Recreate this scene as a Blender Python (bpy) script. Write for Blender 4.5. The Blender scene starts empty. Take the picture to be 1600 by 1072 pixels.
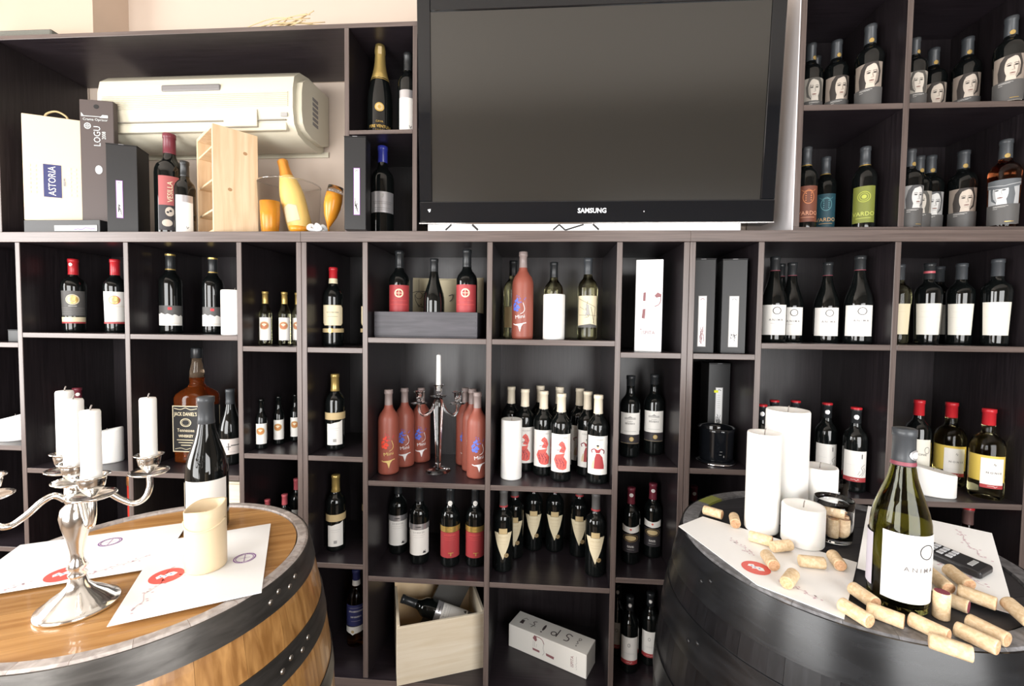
import bpy, bmesh, math, random
from mathutils import Matrix, Vector
random.seed(7)
PI = math.pi
scene = bpy.context.scene
COL = scene.collection

# ------------------------------------------------------------------ camera, light, exposure
FPX = 690.0
CAM = Vector((0.0, -1.47, 1.40))
RM = Matrix(((0.99755, -0.06831, -0.01496), (0.06885, 0.99684, 0.03956), (0.01221, -0.0405, 0.99911)))  # columns: right, forward, up
cam_d = bpy.data.cameras.new('camera'); cam = bpy.data.objects.new('camera', cam_d); COL.objects.link(cam)
cam_d.sensor_width = 36.0; cam_d.lens = 36.0 * FPX / 1600.0; cam_d.clip_start = 0.02; cam_d.clip_end = 60
cr, cf, cu = RM.col[0].copy(), RM.col[1].copy(), RM.col[2].copy()
cam.matrix_world = Matrix(((cr.x, cu.x, -cf.x, CAM.x), (cr.y, cu.y, -cf.y, CAM.y), (cr.z, cu.z, -cf.z, CAM.z), (0, 0, 0, 1)))
scene.camera = cam
scene.view_settings.view_transform = 'Standard'
scene.view_settings.look = 'None'
scene.view_settings.gamma = 1.0
scene.view_settings.use_curve_mapping = False
scene.view_settings.exposure = 0.6
scene.cycles.use_denoising = True
world = bpy.data.worlds.new('world'); scene.world = world; world.use_nodes = True
world.node_tree.nodes['Background'].inputs[0].default_value = (0.85, 0.92, 1.0, 1)
world.node_tree.nodes['Background'].inputs[1].default_value = 0.8

def area_light(name, loc, target, sx, sy, power, color=(1, 1, 1)):
    d = bpy.data.lights.new(name, 'AREA'); d.shape = 'RECTANGLE'; d.size = sx; d.size_y = sy; d.energy = power; d.color = color
    o = bpy.data.objects.new(name, d); COL.objects.link(o); o.location = loc
    o.rotation_euler = (Vector(target) - Vector(loc)).to_track_quat('-Z', 'Y').to_euler()
    return o
# daylight coming in through the windows: one in the left wall, two behind the camera
area_light('window_daylight_left', (-3.12, -1.30, 1.55), (0, -1.30, 1.45), 1.5, 1.5, 62, (1.0, 0.985, 0.965))
area_light('window_daylight_rear_a', (-1.50, -2.38, 1.28), (-1.35, 0, 1.15), 1.5, 1.35, 50, (1.0, 0.985, 0.965))
area_light('window_daylight_rear_b', (1.15, -2.38, 1.28), (0.95, 0, 1.15), 1.5, 1.35, 42, (1.0, 0.985, 0.965))

def at(px, py, Y=None, Z=None):
    """point of the place seen at photograph pixel (px, py) on the plane y=Y or z=Z"""
    r = RM @ Vector(((px - 800) / FPX, 1.0, -(py - 536) / FPX))
    t = (Y - CAM.y) / r.y if Y is not None else (Z - CAM.z) / r.z
    return CAM + t * r

# ------------------------------------------------------------------ materials
MATS = {}
def mat(name, color, rough=0.5, metal=0.0, trans=0.0, ior=1.45, spec=0.5, coat=0.0, sss=0.0, emit=None, bump=0.0, bscale=200, coatr=0.05):
    if name in MATS: return MATS[name]
    m = bpy.data.materials.new(name); m.use_nodes = True; nt = m.node_tree; b = nt.nodes['Principled BSDF']
    b.inputs['Base Color'].default_value = (*color, 1); b.inputs['Roughness'].default_value = rough; b.inputs['Metallic'].default_value = metal
    b.inputs['Transmission Weight'].default_value = trans; b.inputs['IOR'].default_value = ior; b.inputs['Specular IOR Level'].default_value = spec
    b.inputs['Coat Weight'].default_value = coat; b.inputs['Coat Roughness'].default_value = coatr
    if sss:
        b.inputs['Subsurface Weight'].default_value = sss; b.inputs['Subsurface Radius'].default_value = (0.012, 0.01, 0.008)
    if bump:
        n = nt.nodes.new('ShaderNodeTexNoise'); n.inputs['Scale'].default_value = bscale; tc = nt.nodes.new('ShaderNodeTexCoord')
        bp = nt.nodes.new('ShaderNodeBump'); bp.inputs['Strength'].default_value = bump; bp.inputs['Distance'].default_value = 0.002
        nt.links.new(tc.outputs['Object'], n.inputs['Vector']); nt.links.new(n.outputs['Fac'], bp.inputs['Height']); nt.links.new(bp.outputs['Normal'], b.inputs['Normal'])
    MATS[name] = m; return m
def streak(name, c0, c1, scale=(1, 1, 1), nscale=6.0, rough=0.5, detail=6, distortion=0.6, bump=0.1, rnd=0.0, coat=0.0, spec=0.5, lo=0.35, hi=0.7, roughvar=0.0):
    """streaky wood or laminate: stretched noise between two colours, optionally tinted per object"""
    if name in MATS: return MATS[name]
    m = bpy.data.materials.new(name); m.use_nodes = True; nt = m.node_tree; L = nt.links; b = nt.nodes['Principled BSDF']
    tc = nt.nodes.new('ShaderNodeTexCoord'); mp = nt.nodes.new('ShaderNodeMapping'); mp.inputs['Scale'].default_value = scale
    n = nt.nodes.new('ShaderNodeTexNoise'); n.inputs['Scale'].default_value = nscale; n.inputs['Detail'].default_value = detail; n.inputs['Distortion'].default_value = distortion
    r = nt.nodes.new('ShaderNodeValToRGB'); r.color_ramp.elements[0].position = lo; r.color_ramp.elements[1].position = hi
    r.color_ramp.elements[0].color = (*c0, 1); r.color_ramp.elements[1].color = (*c1, 1)
    L.new(tc.outputs['Object'], mp.inputs['Vector']); L.new(n.outputs['Fac'], r.inputs['Fac'])
    out = r.outputs['Color']
    if rnd:
        oi = nt.nodes.new('ShaderNodeObjectInfo'); ad = nt.nodes.new('ShaderNodeVectorMath'); ad.operation = 'ADD'
        ml = nt.nodes.new('ShaderNodeVectorMath'); ml.operation = 'SCALE'; ml.inputs['Scale'].default_value = 13.0
        cb = nt.nodes.new('ShaderNodeCombineXYZ')
        for i in range(3): L.new(oi.outputs['Random'], cb.inputs[i])
        L.new(cb.outputs[0], ml.inputs[0]); L.new(mp.outputs['Vector'], ad.inputs[0]); L.new(ml.outputs[0], ad.inputs[1]); L.new(ad.outputs[0], n.inputs['Vector'])
        hs = nt.nodes.new('ShaderNodeHueSaturation'); mr = nt.nodes.new('ShaderNodeMapRange')
        mr.inputs['To Min'].default_value = 1 - rnd; mr.inputs['To Max'].default_value = 1 + rnd
        L.new(oi.outputs['Random'], mr.inputs['Value']); L.new(mr.outputs[0], hs.inputs['Value']); L.new(out, hs.inputs['Color']); out = hs.outputs['Color']
    else:
        L.new(mp.outputs['Vector'], n.inputs['Vector'])
    L.new(out, b.inputs['Base Color'])
    b.inputs['Roughness'].default_value = rough; b.inputs['Coat Weight'].default_value = coat; b.inputs['Specular IOR Level'].default_value = spec
    if bump:
        bp = nt.nodes.new('ShaderNodeBump'); bp.inputs['Strength'].default_value = bump; bp.inputs['Distance'].default_value = 0.002
        L.new(n.outputs['Fac'], bp.inputs['Height']); L.new(bp.outputs['Normal'], b.inputs['Normal'])
    MATS[name] = m; return m

wenge_v = streak('wenge_vertical', (0.010, 0.0078, 0.0092), (0.021, 0.0162, 0.0185), (60, 60, 2.0), 3.0, 0.34, bump=0.05)
wenge_h = streak('wenge_horizontal', (0.014, 0.0108, 0.0135), (0.029, 0.022, 0.027), (2.0, 60, 60), 3.0, 0.30, bump=0.05)
edge_v = streak('edge_vertical', (0.085, 0.064, 0.058), (0.138, 0.106, 0.096), (60, 60, 1.5), 3.0, 0.36, bump=0.03)
edge_h = streak('edge_horizontal', (0.085, 0.064, 0.058), (0.138, 0.106, 0.096), (1.5, 60, 60), 3.0, 0.36, bump=0.03)
wall_m = mat('beige_plaster', (0.60, 0.50, 0.42), 0.8, bump=0.08, bscale=60)
ceil_m = mat('ceiling_plaster', (0.80, 0.74, 0.67), 0.85)
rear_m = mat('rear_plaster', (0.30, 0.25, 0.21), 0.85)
floor_m = streak('floor_boards', (0.16, 0.11, 0.075), (0.26, 0.18, 0.12), (2, 30, 1), 3, 0.45)
frame_m = mat('window_white', (0.8, 0.8, 0.78), 0.4)
pane_m = mat('window_pane', (1, 1, 1), 0.0, trans=1.0, ior=1.01, spec=0.2)
oak = streak('oak_stave', (0.25, 0.115, 0.032), (0.47, 0.25, 0.085), (22, 22, 1.6), 3.2, 0.34, rnd=0.16, bump=0.12, coat=0.25)
oak_head = streak('oak_head', (0.36, 0.17, 0.05), (0.56, 0.31, 0.115), (1.4, 24, 24), 3.2, 0.3, rnd=0.14, bump=0.1, coat=0.3)
oak_end = streak('oak_chime', (0.30, 0.26, 0.24), (0.52, 0.47, 0.44), (16, 16, 16), 4, 0.5, rnd=0.15, bump=0.2)
hoop_m = streak('hoop_steel', (0.060, 0.056, 0.052), (0.125, 0.118, 0.110), (2, 2, 8), 6, 0.40, bump=0.08); hoop_m.node_tree.nodes['Principled BSDF'].inputs['Metallic'].default_value = 0.75
rivet_m = mat('rivet_steel', (0.42, 0.40, 0.37), 0.3, 1.0)
blk_stave = streak('black_stave', (0.005, 0.005, 0.006), (0.011, 0.011, 0.013), (30, 30, 1.5), 3, 0.30, rnd=0.2, bump=0.08, coat=0.0, spec=0.35)
blk_head = streak('black_head', (0.018, 0.018, 0.022), (0.03, 0.03, 0.035), (1.5, 25, 25), 3, 0.5, bump=0.1)
blk_end = streak('black_chime', (0.09, 0.09, 0.095), (0.20, 0.20, 0.21), (20, 20, 20), 4, 0.42, rnd=0.35, bump=0.2)
olive_end = mat('olive_chime', (0.22, 0.24, 0.05), 0.4)
blk_hoop = streak('black_hoop', (0.006, 0.0065, 0.0075), (0.014, 0.015, 0.017), (2, 2, 10), 6, 0.26, bump=0.04, coat=0.0, spec=0.4)
silver = mat('silver', (0.86, 0.85, 0.82), 0.16, 1.0)
chrome = mat('chrome', (0.8, 0.8, 0.82), 0.08, 1.0)
wax = mat('white_wax', (0.90, 0.89, 0.86), 0.45, sss=0.25)
ivory_wax = mat('ivory_wax', (0.70, 0.56, 0.37), 0.4, sss=0.25)
wick_m = mat('wick', (0.25, 0.22, 0.2), 0.8)
darkg = mat('dark_glass', (0.004, 0.005, 0.005), 0.03, spec=0.6)
greeng = mat('green_glass', (0.30, 0.29, 0.09), 0.0, trans=1.0, ior=1.35)
clearg = mat('clear_glass', (1, 1, 1), 0.0, trans=1.0, ior=1.45)
thing = mat('acrylic', (0.99, 0.98, 0.97), 0.02, trans=1.0, ior=1.04)
whitewine = mat('white_wine_glass', (0.93, 0.86, 0.48), 0.0, trans=1.0, ior=1.33)
palewine = mat('pale_wine_glass', (0.86, 0.82, 0.50), 0.0, trans=1.0, ior=1.33)
amberg = mat('amber_glass', (0.62, 0.20, 0.04), 0.0, trans=1.0, ior=1.33)
roseg = mat('rose_glass', (0.75, 0.22, 0.08), 0.0, trans=1.0, ior=1.33)
frost = mat('frosted_pink', (0.36, 0.10, 0.068), 0.42, trans=0.25, sss=0.2)
frostn = mat('frosted_neck', (0.46, 0.37, 0.35), 0.35, trans=0.45)
pc = {}
def paint(name, c, rough=0.5, metal=0.0): return mat('paint_' + name, c, rough, metal)
white = paint('white', (0.82, 0.80, 0.76)); cream = paint('cream', (0.74, 0.65, 0.45)); paper = paint('paper', (0.86, 0.86, 0.86))
black = paint('black', (0.012, 0.012, 0.013)); ink = paint('ink', (0.03, 0.026, 0.03)); greyl = paint('label_grey', (0.095, 0.092, 0.09)); midgrey = paint('midgrey', (0.36, 0.35, 0.34))
gold = paint('gold', (0.62, 0.43, 0.13), 0.3, 0.7); red = paint('red', (0.55, 0.03, 0.04), 0.35); brick = paint('label_red', (0.38, 0.045, 0.05)); coral = paint('coral', (0.72, 0.12, 0.10))
burg = paint('burgundy', (0.16, 0.025, 0.04), 0.35); cap_blk = paint('capsule_black', (0.02, 0.022, 0.024), 0.32); cap_grey = paint('capsule_grey', (0.045, 0.05, 0.056), 0.38); cap_cream = paint('capsule_cream', (0.74, 0.66, 0.52), 0.4)
cap_gold = paint('capsule_gold', (0.50, 0.36, 0.12), 0.32, 0.6); cap_red = paint('capsule_red', (0.46, 0.018, 0.026), 0.3); cap_pink = paint('capsule_pink', (0.50, 0.10, 0.12), 0.35); cap_blue = paint('capsule_blue', (0.03, 0.04, 0.30), 0.3)
silverp = paint('silver_foil', (0.55, 0.54, 0.56), 0.3, 0.7); navy = paint('navy', (0.03, 0.035, 0.13)); blue = paint('blue', (0.05, 0.10, 0.55)); tan = paint('tan', (0.55, 0.42, 0.22)); orange = paint('orange', (0.80, 0.30, 0.03))
skin = paint('print_light', (0.80, 0.72, 0.62)); skin2 = paint('print_mid', (0.50, 0.43, 0.36)); teal = paint('teal', (0.014, 0.055, 0.075)); lime = paint('lime', (0.17, 0.19, 0.035)); rust = paint('rust', (0.15, 0.05, 0.03)); cyan = paint('cyan', (0.20, 0.42, 0.45))
purple = paint('purple', (0.26, 0.10, 0.34)); lilac = paint('lilac', (0.45, 0.36, 0.72)); yellow = paint('yellow', (0.85, 0.85, 0.02)); wine = paint('wine', (0.22, 0.05, 0.07))
gift_black = mat('gift_box_black', (0.012, 0.012, 0.013), 0.45, bump=0.05, bscale=300); gift_edge = paint('gift_edge', (0.3, 0.3, 0.31))
pine = streak('pine', (0.66, 0.47, 0.27), (0.80, 0.63, 0.42), (3, 30, 3), 2.5, 0.5, bump=0.06); pine_v = streak('pine_vertical', (0.70, 0.50, 0.30), (0.84, 0.66, 0.45), (22, 22, 1.5), 2.5, 0.5, bump=0.06)
pale_pine = streak('pale_pine', (0.72, 0.62, 0.46), (0.82, 0.74, 0.60), (2, 2, 26), 2.2, 0.5, bump=0.05)
grey_wood = streak('grey_wood', (0.036, 0.034, 0.042), (0.068, 0.063, 0.075), (3, 30, 30), 2.5, 0.5, bump=0.1)
ac_m = mat('ac_cream', (0.63, 0.59, 0.47), 0.38); ac_dark = mat('ac_grey', (0.20, 0.19, 0.19), 0.4); ac_slot = mat('ac_slot', (0.25, 0.23, 0.19), 0.6)
tv_gloss = mat('tv_gloss', (0.006, 0.007, 0.009), 0.05, spec=0.6); tv_screen = mat('tv_screen', (0.022, 0.021, 0.0185), 0.14, spec=1.0)
orange_pl = mat('orange_plastic', (0.85, 0.36, 0.03), 0.25, trans=0.3, sss=0.2)
cork_m = streak('cork', (0.62, 0.44, 0.25), (0.80, 0.63, 0.42), (40, 40, 40), 4, 0.75, rnd=0.14, bump=0.25)
cork_end = streak('cork_end', (0.45, 0.24, 0.12), (0.66, 0.42, 0.25), (50, 50, 50), 4, 0.8, rnd=0.2)
foam_m = mat('grey_slab', (0.15, 0.15, 0.13), 0.9, bump=0.6, bscale=120); straw_m = mat('straw', (0.66, 0.50, 0.28), 0.7)

# ------------------------------------------------------------------ mesh helpers
class MB:
    def __init__(s): s.v = []; s.f = []; s.m = []; s.sm = []
    def add(s, vs, fs, mi=0, smooth=False):
        o = len(s.v); s.v += [tuple(p) for p in vs]
        for f in fs: s.f.append(tuple(i + o for i in f)); s.m.append(mi); s.sm.append(smooth)
        return s
    def mesh(s, name, mats):
        me = bpy.data.meshes.new(name); me.from_pydata(s.v, [], s.f)
        for m in (mats if isinstance(mats, (list, tuple)) else [mats]): me.materials.append(m)
        me.polygons.foreach_set('material_index', s.m); me.polygons.foreach_set('use_smooth', s.sm); me.update()
        return me
    def box(s, x0, x1, y0, y1, z0, z1, mi=0, mfront=None):
        v = [(x0, y0, z0), (x1, y0, z0), (x1, y1, z0), (x0, y1, z0), (x0, y0, z1), (x1, y0, z1), (x1, y1, z1), (x0, y1, z1)]
        s.add(v, [(0, 3, 2, 1), (4, 5, 6, 7), (1, 2, 6, 5), (2, 3, 7, 6), (3, 0, 4, 7)], mi); s.add(v[:2] + [v[5], v[4]], [(0, 1, 2, 3)], mi if mfront is None else mfront)
        return s
    def bbox(s, x0, x1, y0, y1, z0, z1, b=0.001, mi=0, mfront=None, seg=1):
        """box with bevelled edges"""
        bm = bmesh.new(); bmesh.ops.create_cube(bm, size=1)
        for v in bm.verts: v.co = Vector(((x0 + x1) / 2 + v.co.x * (x1 - x0), (y0 + y1) / 2 + v.co.y * (y1 - y0), (z0 + z1) / 2 + v.co.z * (z1 - z0)))
        bmesh.ops.bevel(bm, geom=bm.edges[:], offset=b, segments=seg, profile=0.5, affect='EDGES')
        bm.verts.ensure_lookup_table(); vs = [v.co.copy() for v in bm.verts]
        for f in bm.faces:
            n = f.normal; mm = mi
            if mfront is not None and n.y < -0.5: mm = mfront
            s.add([vs[v.index] for v in f.verts], [tuple(range(len(f.verts)))], mm)
        bm.free(); return s
    def lathe(s, prof, seg=28, mi=0, smooth=True, cx=0, cy=0, z0=0, a0=0, a1=2 * PI, sx=1.0, sy=1.0):
        full = abs(a1 - a0 - 2 * PI) < 1e-6; n = seg if full else seg + 1
        vs = []; fs = []
        for (r, z) in prof:
            for i in range(n):
                a = a0 + (a1 - a0) * i / seg
                vs.append((cx + sx * r * math.cos(a), cy + sy * r * math.sin(a), z + z0))
        for k in range(len(prof) - 1):
            for i in range(seg):
                j = (i + 1) % n if full else i + 1
                a, b, c, d = k * n + i, k * n + j, (k + 1) * n + j, (k + 1) * n + i
                if prof[k][0] < 1e-6: fs.append((a, c, d)) if prof[k + 1][0] > 1e-6 else None
                elif prof[k + 1][0] < 1e-6: fs.append((a, b, d))
                else: fs.append((a, b, c, d))
        s.add(vs, fs, mi, smooth); return s
    def tube(s, pts, rad, seg=10, mi=0, closed_ends=True):
        pts = [Vector(p) for p in pts]; n = len(pts); R = rad if isinstance(rad, (list, tuple)) else [rad] * n
        t = [(pts[min(i + 1, n - 1)] - pts[max(i - 1, 0)]).normalized() for i in range(n)]
        u = t[0].orthogonal().normalized(); vs = []
        for i in range(n):
            u = (u - t[i] * u.dot(t[i])).normalized(); w = t[i].cross(u)
            for k in range(seg):
                a = 2 * PI * k / seg; vs.append(pts[i] + (u * math.cos(a) + w * math.sin(a)) * R[i])
        fs = [(i * seg + k, i * seg + (k + 1) % seg, (i + 1) * seg + (k + 1) % seg, (i + 1) * seg + k) for i in range(n - 1) for k in range(seg)]
        if closed_ends: fs += [tuple(range(seg))[::-1], tuple((n - 1) * seg + k for k in range(seg))]
        s.add(vs, fs, mi, True); return s
    def prism(s, poly, d0, d1, axis='y', mi=0):
        """extrude a 2D polygon; axis y: poly in (x,z); axis z: poly in (x,y); axis x: poly in (y,z)"""
        def P(p, d): return (p[0], d, p[1]) if axis == 'y' else ((p[0], p[1], d) if axis == 'z' else (d, p[0], p[1]))
        n = len(poly); vs = [P(p, d0) for p in poly] + [P(p, d1) for p in poly]
        fs = [tuple(range(n)), tuple(range(2 * n - 1, n - 1, -1))] + [(i, n + i, n + (i + 1) % n, (i + 1) % n) for i in range(n)]
        s.add(vs, fs, mi); return s

def fix_normals(me):
    bm = bmesh.new(); bm.from_mesh(me); bmesh.ops.recalc_face_normals(bm, faces=bm.faces[:]); bm.to_mesh(me); bm.free(); return me
def obj(name, me, parent=None, loc=None, rot=None):
    o = bpy.data.objects.new(name, me); COL.objects.link(o)
    if parent is not None: o.parent = parent
    if loc is not None: o.location = loc
    if rot is not None: o.rotation_euler = rot
    return o
def part(name, mb, mats, parent, fix=True, **k):
    me = mb.mesh(name, mats)
    if fix: fix_normals(me)
    return obj(name, me, parent, **k)
def empty(name, loc, rz=0.0, label=None, cat=None, group=None, scale=1.0):
    o = bpy.data.objects.new(name, None); COL.objects.link(o); o.location = loc; o.rotation_euler = (0, 0, rz); o.scale = (scale,) * 3; o.empty_display_size = 0.02
    tag(o, label, cat, group); return o
def tag(o, label=None, cat=None, group=None, kind=None):
    if label: o['label'] = label
    if cat: o['category'] = cat
    if group: o['group'] = group
    if kind: o['kind'] = kind
    return o
def struct(name, mb, mats, label=None, **k):
    o = part(name, mb, mats, None, **k); o['kind'] = 'structure'
    if label: o['label'] = label
    return o
def spline(pts, sub=4):
    """Catmull-Rom through points"""
    pts = [Vector(p) for p in pts]; out = []
    for i in range(len(pts) - 1):
        p0, p1, p2, p3 = pts[max(i - 1, 0)], pts[i], pts[i + 1], pts[min(i + 2, len(pts) - 1)]
        for k in range(sub):
            t = k / sub; out.append(0.5 * ((2 * p1) + (p2 - p0) * t + (2 * p0 - 5 * p1 + 4 * p2 - p3) * t * t + (3 * p1 - p0 - 3 * p2 + p3) * t ** 3))
    out.append(pts[-1]); return out

# ---- flat print: 2D shapes in metres (x to the right, z up), drawn on a bent or flat surface
def ell(cx, cz, rx, rz=None, n=20, rot=0.0):
    rz = rx if rz is None else rz; c, s = math.cos(rot), math.sin(rot)
    return [[(cx + rx * math.cos(2 * PI * i / n) * c - rz * math.sin(2 * PI * i / n) * s, cz + rx * math.cos(2 * PI * i / n) * s + rz * math.sin(2 * PI * i / n) * c) for i in range(n)]]
def ring(cx, cz, r, w, n=24, rz=None):
    rz = rz or r; k = rz / r; P = lambda q, a: (cx + q * math.cos(a), cz + k * q * math.sin(a))
    return [[P(r, 2 * PI * i / n), P(r, 2 * PI * (i + 1) / n), P(r - w, 2 * PI * (i + 1) / n), P(r - w, 2 * PI * i / n)] for i in range(n)]
def rect(x0, x1, z0, z1): return [[(x0, z0), (x1, z0), (x1, z1), (x0, z1)]]
def line(p, q, w):
    d = Vector((q[0] - p[0], q[1] - p[1])); n = Vector((-d.y, d.x)).normalized() * w / 2
    return [[(p[0] - n.x, p[1] - n.y), (q[0] - n.x, q[1] - n.y), (q[0] + n.x, q[1] + n.y), (p[0] + n.x, p[1] + n.y)]]
def pline(pts, w):
    o = []
    for a, b in zip(pts[:-1], pts[1:]):
        if a != b: o += line(a, b, w)
    return o
def curve2(pts, w, sub=5): return pline([(p.x, p.y) for p in spline([(a[0], a[1], 0) for a in pts], sub)], w)
def scribble(cx, cz, w, h, n, lw, seed):
    r = random.Random(seed); return curve2([(cx + w * (i / (n - 1) - 0.5), cz + h * (r.random() - 0.5)) for i in range(n)], lw, 3)
_TX = {}
def text(s, cx, cz, size, sx=1.0, rot=0.0, bold=0.0):
    key = (s, bold)
    if key not in _TX:
        cu = bpy.data.curves.new('t', 'FONT'); cu.body = s; cu.size = 1.0; cu.align_x = 'CENTER'; cu.align_y = 'CENTER'; cu.fill_mode = 'FRONT'; cu.resolution_u = 2; cu.offset = bold
        o = bpy.data.objects.new('t', cu); COL.objects.link(o); dg = bpy.context.evaluated_depsgraph_get(); e = o.evaluated_get(dg); me = e.to_mesh()
        _TX[key] = [[(me.vertices[i].co.x, me.vertices[i].co.y) for i in p.vertices] for p in me.polygons]
        e.to_mesh_clear(); bpy.data.objects.remove(o); bpy.data.curves.remove(cu)
    c, sn = math.cos(rot), math.sin(rot)
    return [[(cx + size * (x * sx * c - y * sn), cz + size * (x * sx * sn + y * c)) for x, y in p] for p in _TX[key]]
def print_mesh(name, layers, bend=None, step=0.005):
    """layers: [(material, polygons, lift)]; bend: function (x, z, lift) -> 3D point"""
    mb = MB(); mats = []
    for L in layers:
        m, polys = L[0], L[1]; lift = L[2] if len(L) > 2 else 0.0003
        if m not in mats: mats.append(m)
        mi = mats.index(m)
        if bend is None:
            for p in polys: mb.add([(x, -lift, z) for x, z in p], [tuple(range(len(p)))], mi)
            continue
        bm = bmesh.new()
        for p in polys:
            try: bm.faces.new([bm.verts.new((x, 0, z)) for x, z in p])
            except ValueError: pass
        xs = [v.co.x for v in bm.verts]; x0, x1 = min(xs), max(xs); k = math.ceil(x0 / step)
        while k * step < x1:
            bmesh.ops.bisect_plane(bm, geom=bm.verts[:] + bm.edges[:] + bm.faces[:], plane_co=(k * step, 0, 0), plane_no=(1, 0, 0), dist=1e-6); k += 1
        zs = [v.co.z for v in bm.verts]; z0, z1 = min(zs), max(zs); k = math.ceil(z0 / 0.012)
        while k * 0.012 < z1 and (x1 - x0) > 0.03:
            bmesh.ops.bisect_plane(bm, geom=bm.verts[:] + bm.edges[:] + bm.faces[:], plane_co=(0, 0, k * 0.012), plane_no=(0, 0, 1), dist=1e-6); k += 1
        bm.verts.index_update(); vs = [bend(v.co.x, v.co.z, lift) for v in bm.verts]
        mb.add(vs, [tuple(v.index for v in f.verts) for f in bm.faces], mi, True); bm.free()
    return mb.mesh(name, mats)

# ------------------------------------------------------------------ room shell
XL, XR, YB, YF, ZC = -3.2, 3.0, 0.37, -2.45, 2.95
struct('floor', MB().box(XL, XR, YF, YB + 0.1, -0.1, 0.0), floor_m)
struct('ceiling', MB().box(XL, XR, YF, YB + 0.1, ZC, ZC + 0.1), ceil_m)
struct('wall_back', MB().box(XL, XR, YB, YB + 0.1, 0, ZC), wall_m)
struct('wall_right', MB().box(XR, XR + 0.1, YF, YB + 0.1, 0, ZC), rear_m)
def wall_with_windows(name, along, fixed, t, lo, hi, wins, m):
    mb = MB(); xs = sorted(wins); cur = lo
    def bx(a, b, z0, z1):
        if along == 'x': mb.box(a, b, min(fixed, fixed + t), max(fixed, fixed + t), z0, z1)
        else: mb.box(min(fixed, fixed + t), max(fixed, fixed + t), a, b, z0, z1)
    for a, b, z0, z1 in xs:
        bx(cur, a, 0, ZC); bx(a, b, 0, z0); bx(a, b, z1, ZC); cur = b
    bx(cur, hi, 0, ZC); struct(name, mb, m, fix=False)
LW = [(-2.1, -0.5, 0.75, 2.35)]
RW = [(-2.3, -0.7, 0.55, 2.0), (0.35, 1.95, 0.55, 2.0)]
wall_with_windows('wall_left', 'y', XL, -0.1, YF, YB + 0.1, LW, wall_m)
wall_with_windows('wall_rear', 'x', YF, -0.1, XL, XR, RW, rear_m)
def window(n, along, fixed, a, b, z0, z1):
    e = empty('window_%d' % n, (0, 0, 0)); e['kind'] = 'structure'
    def bx(nm, a0, a1, q0, q1, d0, d1, m):
        mb = MB(); mb.box(a0, a1, fixed + d0, fixed + d1, q0, q1) if along == 'x' else mb.box(fixed + d0, fixed + d1, a0, a1, q0, q1); part(nm, mb, m, e)
    f = 0.06
    bx('window_frame', a, a + f, z0, z1, -0.08, -0.02, frame_m); bx('window_frame', b - f, b, z0, z1, -0.08, -0.02, frame_m)
    bx('window_frame', a + f, b - f, z0, z0 + f, -0.08, -0.02, frame_m); bx('window_frame', a + f, b - f, z1 - f, z1, -0.08, -0.02, frame_m)
    bx('mullion', (a + b) / 2 - 0.025, (a + b) / 2 + 0.025, z0 + f, z1 - f, -0.08, -0.02, frame_m)
    bx('window_pane', a + f, (a + b) / 2 - 0.025, z0 + f, z1 - f, -0.054, -0.05, pane_m); bx('window_pane', (a + b) / 2 + 0.025, b - f, z0 + f, z1 - f, -0.054, -0.05, pane_m)
for i, w in enumerate(LW): window(i + 1, 'y', XL, *w)
for i, w in enumerate(RW): window(i + 2, 'x', YF, *w)
# boxed-in pilaster above the cabinet, against the wall
struct('trim_1', MB().box(-2.45, -1.80, 0.215, YB, 2.45, ZC), mat('pilaster_plaster', (0.56, 0.44, 0.35), 0.8), 'boxed pipe casing above the shelving')

# ------------------------------------------------------------------ shelving
T = 0.018
def shelf_unit(label, name='shelf_unit'):
    return empty(name, (0, 0, 0), 0, label, 'shelving unit', None)
def board(parent, name, x0, x1, y0, y1, z0, z1, vertical):
    m = [wenge_v, edge_v] if vertical else [wenge_h, edge_h]
    return part(name, MB().bbox(x0, x1, y0, y1, z0, z1, 0.0012, 0, 1), m, parent)
DB = 0.345
WIDE = (1.352, 0.856, 0.518); NARROW = (1.315, 0.937, 0.557)
CELLS = []
def lower_unit(label, x0, x1, inner, cells):
    """inner: left edges of the inner uprights; cells: (x0, x1, shelf heights)"""
    u = shelf_unit(label)
    board(u, 'counter', x0, x1, -0.004, DB, 1.675, 1.711, False)
    for x in [x0 + 0.0005] + inner + [x1 - T - 0.0005]: board(u, 'upright', x, x + T, 0, DB, 0.150, 1.675, True)
    for a, b, zz in cells:
        for z in tuple(zz) + (0.150,): CELLS.append((a, b, z))
        for z in zz: board(u, 'shelf', a, b, 0.001, DB - 0.006, z - T, z, False)
    board(u, 'base', x0 + 0.0005, x1 - 0.0005, -0.006, DB, 0.110, 0.150, False)
    part('plinth', MB().box(x0 + 0.03, x1 - 0.03, 0.03, DB, 0.0, 0.110), wenge_h, u)
    part('back_panel', MB().box(x0 + T + 0.001, x1 - T - 0.001, DB - 0.006, DB, 0.150, 1.675), wenge_v, u)
    return u
lower_unit('left third of the dark wood lower shelving, behind the oak barrel', -2.127, -0.828, [-1.893, -1.479, -1.061],
           [(-2.108, -1.893, NARROW), (-1.875, -1.479, WIDE), (-1.461, -1.061, WIDE), (-1.043, -0.847, NARROW)])
lower_unit('middle third of the dark wood lower shelving, under the television', -0.828, 0.471, [-0.613, -0.187, 0.239],
           [(-0.809, -0.613, NARROW), (-0.595, -0.187, WIDE), (-0.169, 0.239, WIDE), (0.257, 0.452, NARROW)])
lower_unit('right third of the dark wood lower shelving, behind the black barrel', 0.471, 1.770, [0.685, 1.097, 1.510],
           [(0.490, 0.685, NARROW), (0.703, 1.097, WIDE), (1.115, 1.510, WIDE), (1.528, 1.751, NARROW)])
UY = 0.035
u = shelf_unit('dark open top cabinet around the air conditioner')
board(u, 'top', -2.02, -0.436, UY, 0.36, 2.406, 2.421, False)
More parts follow.
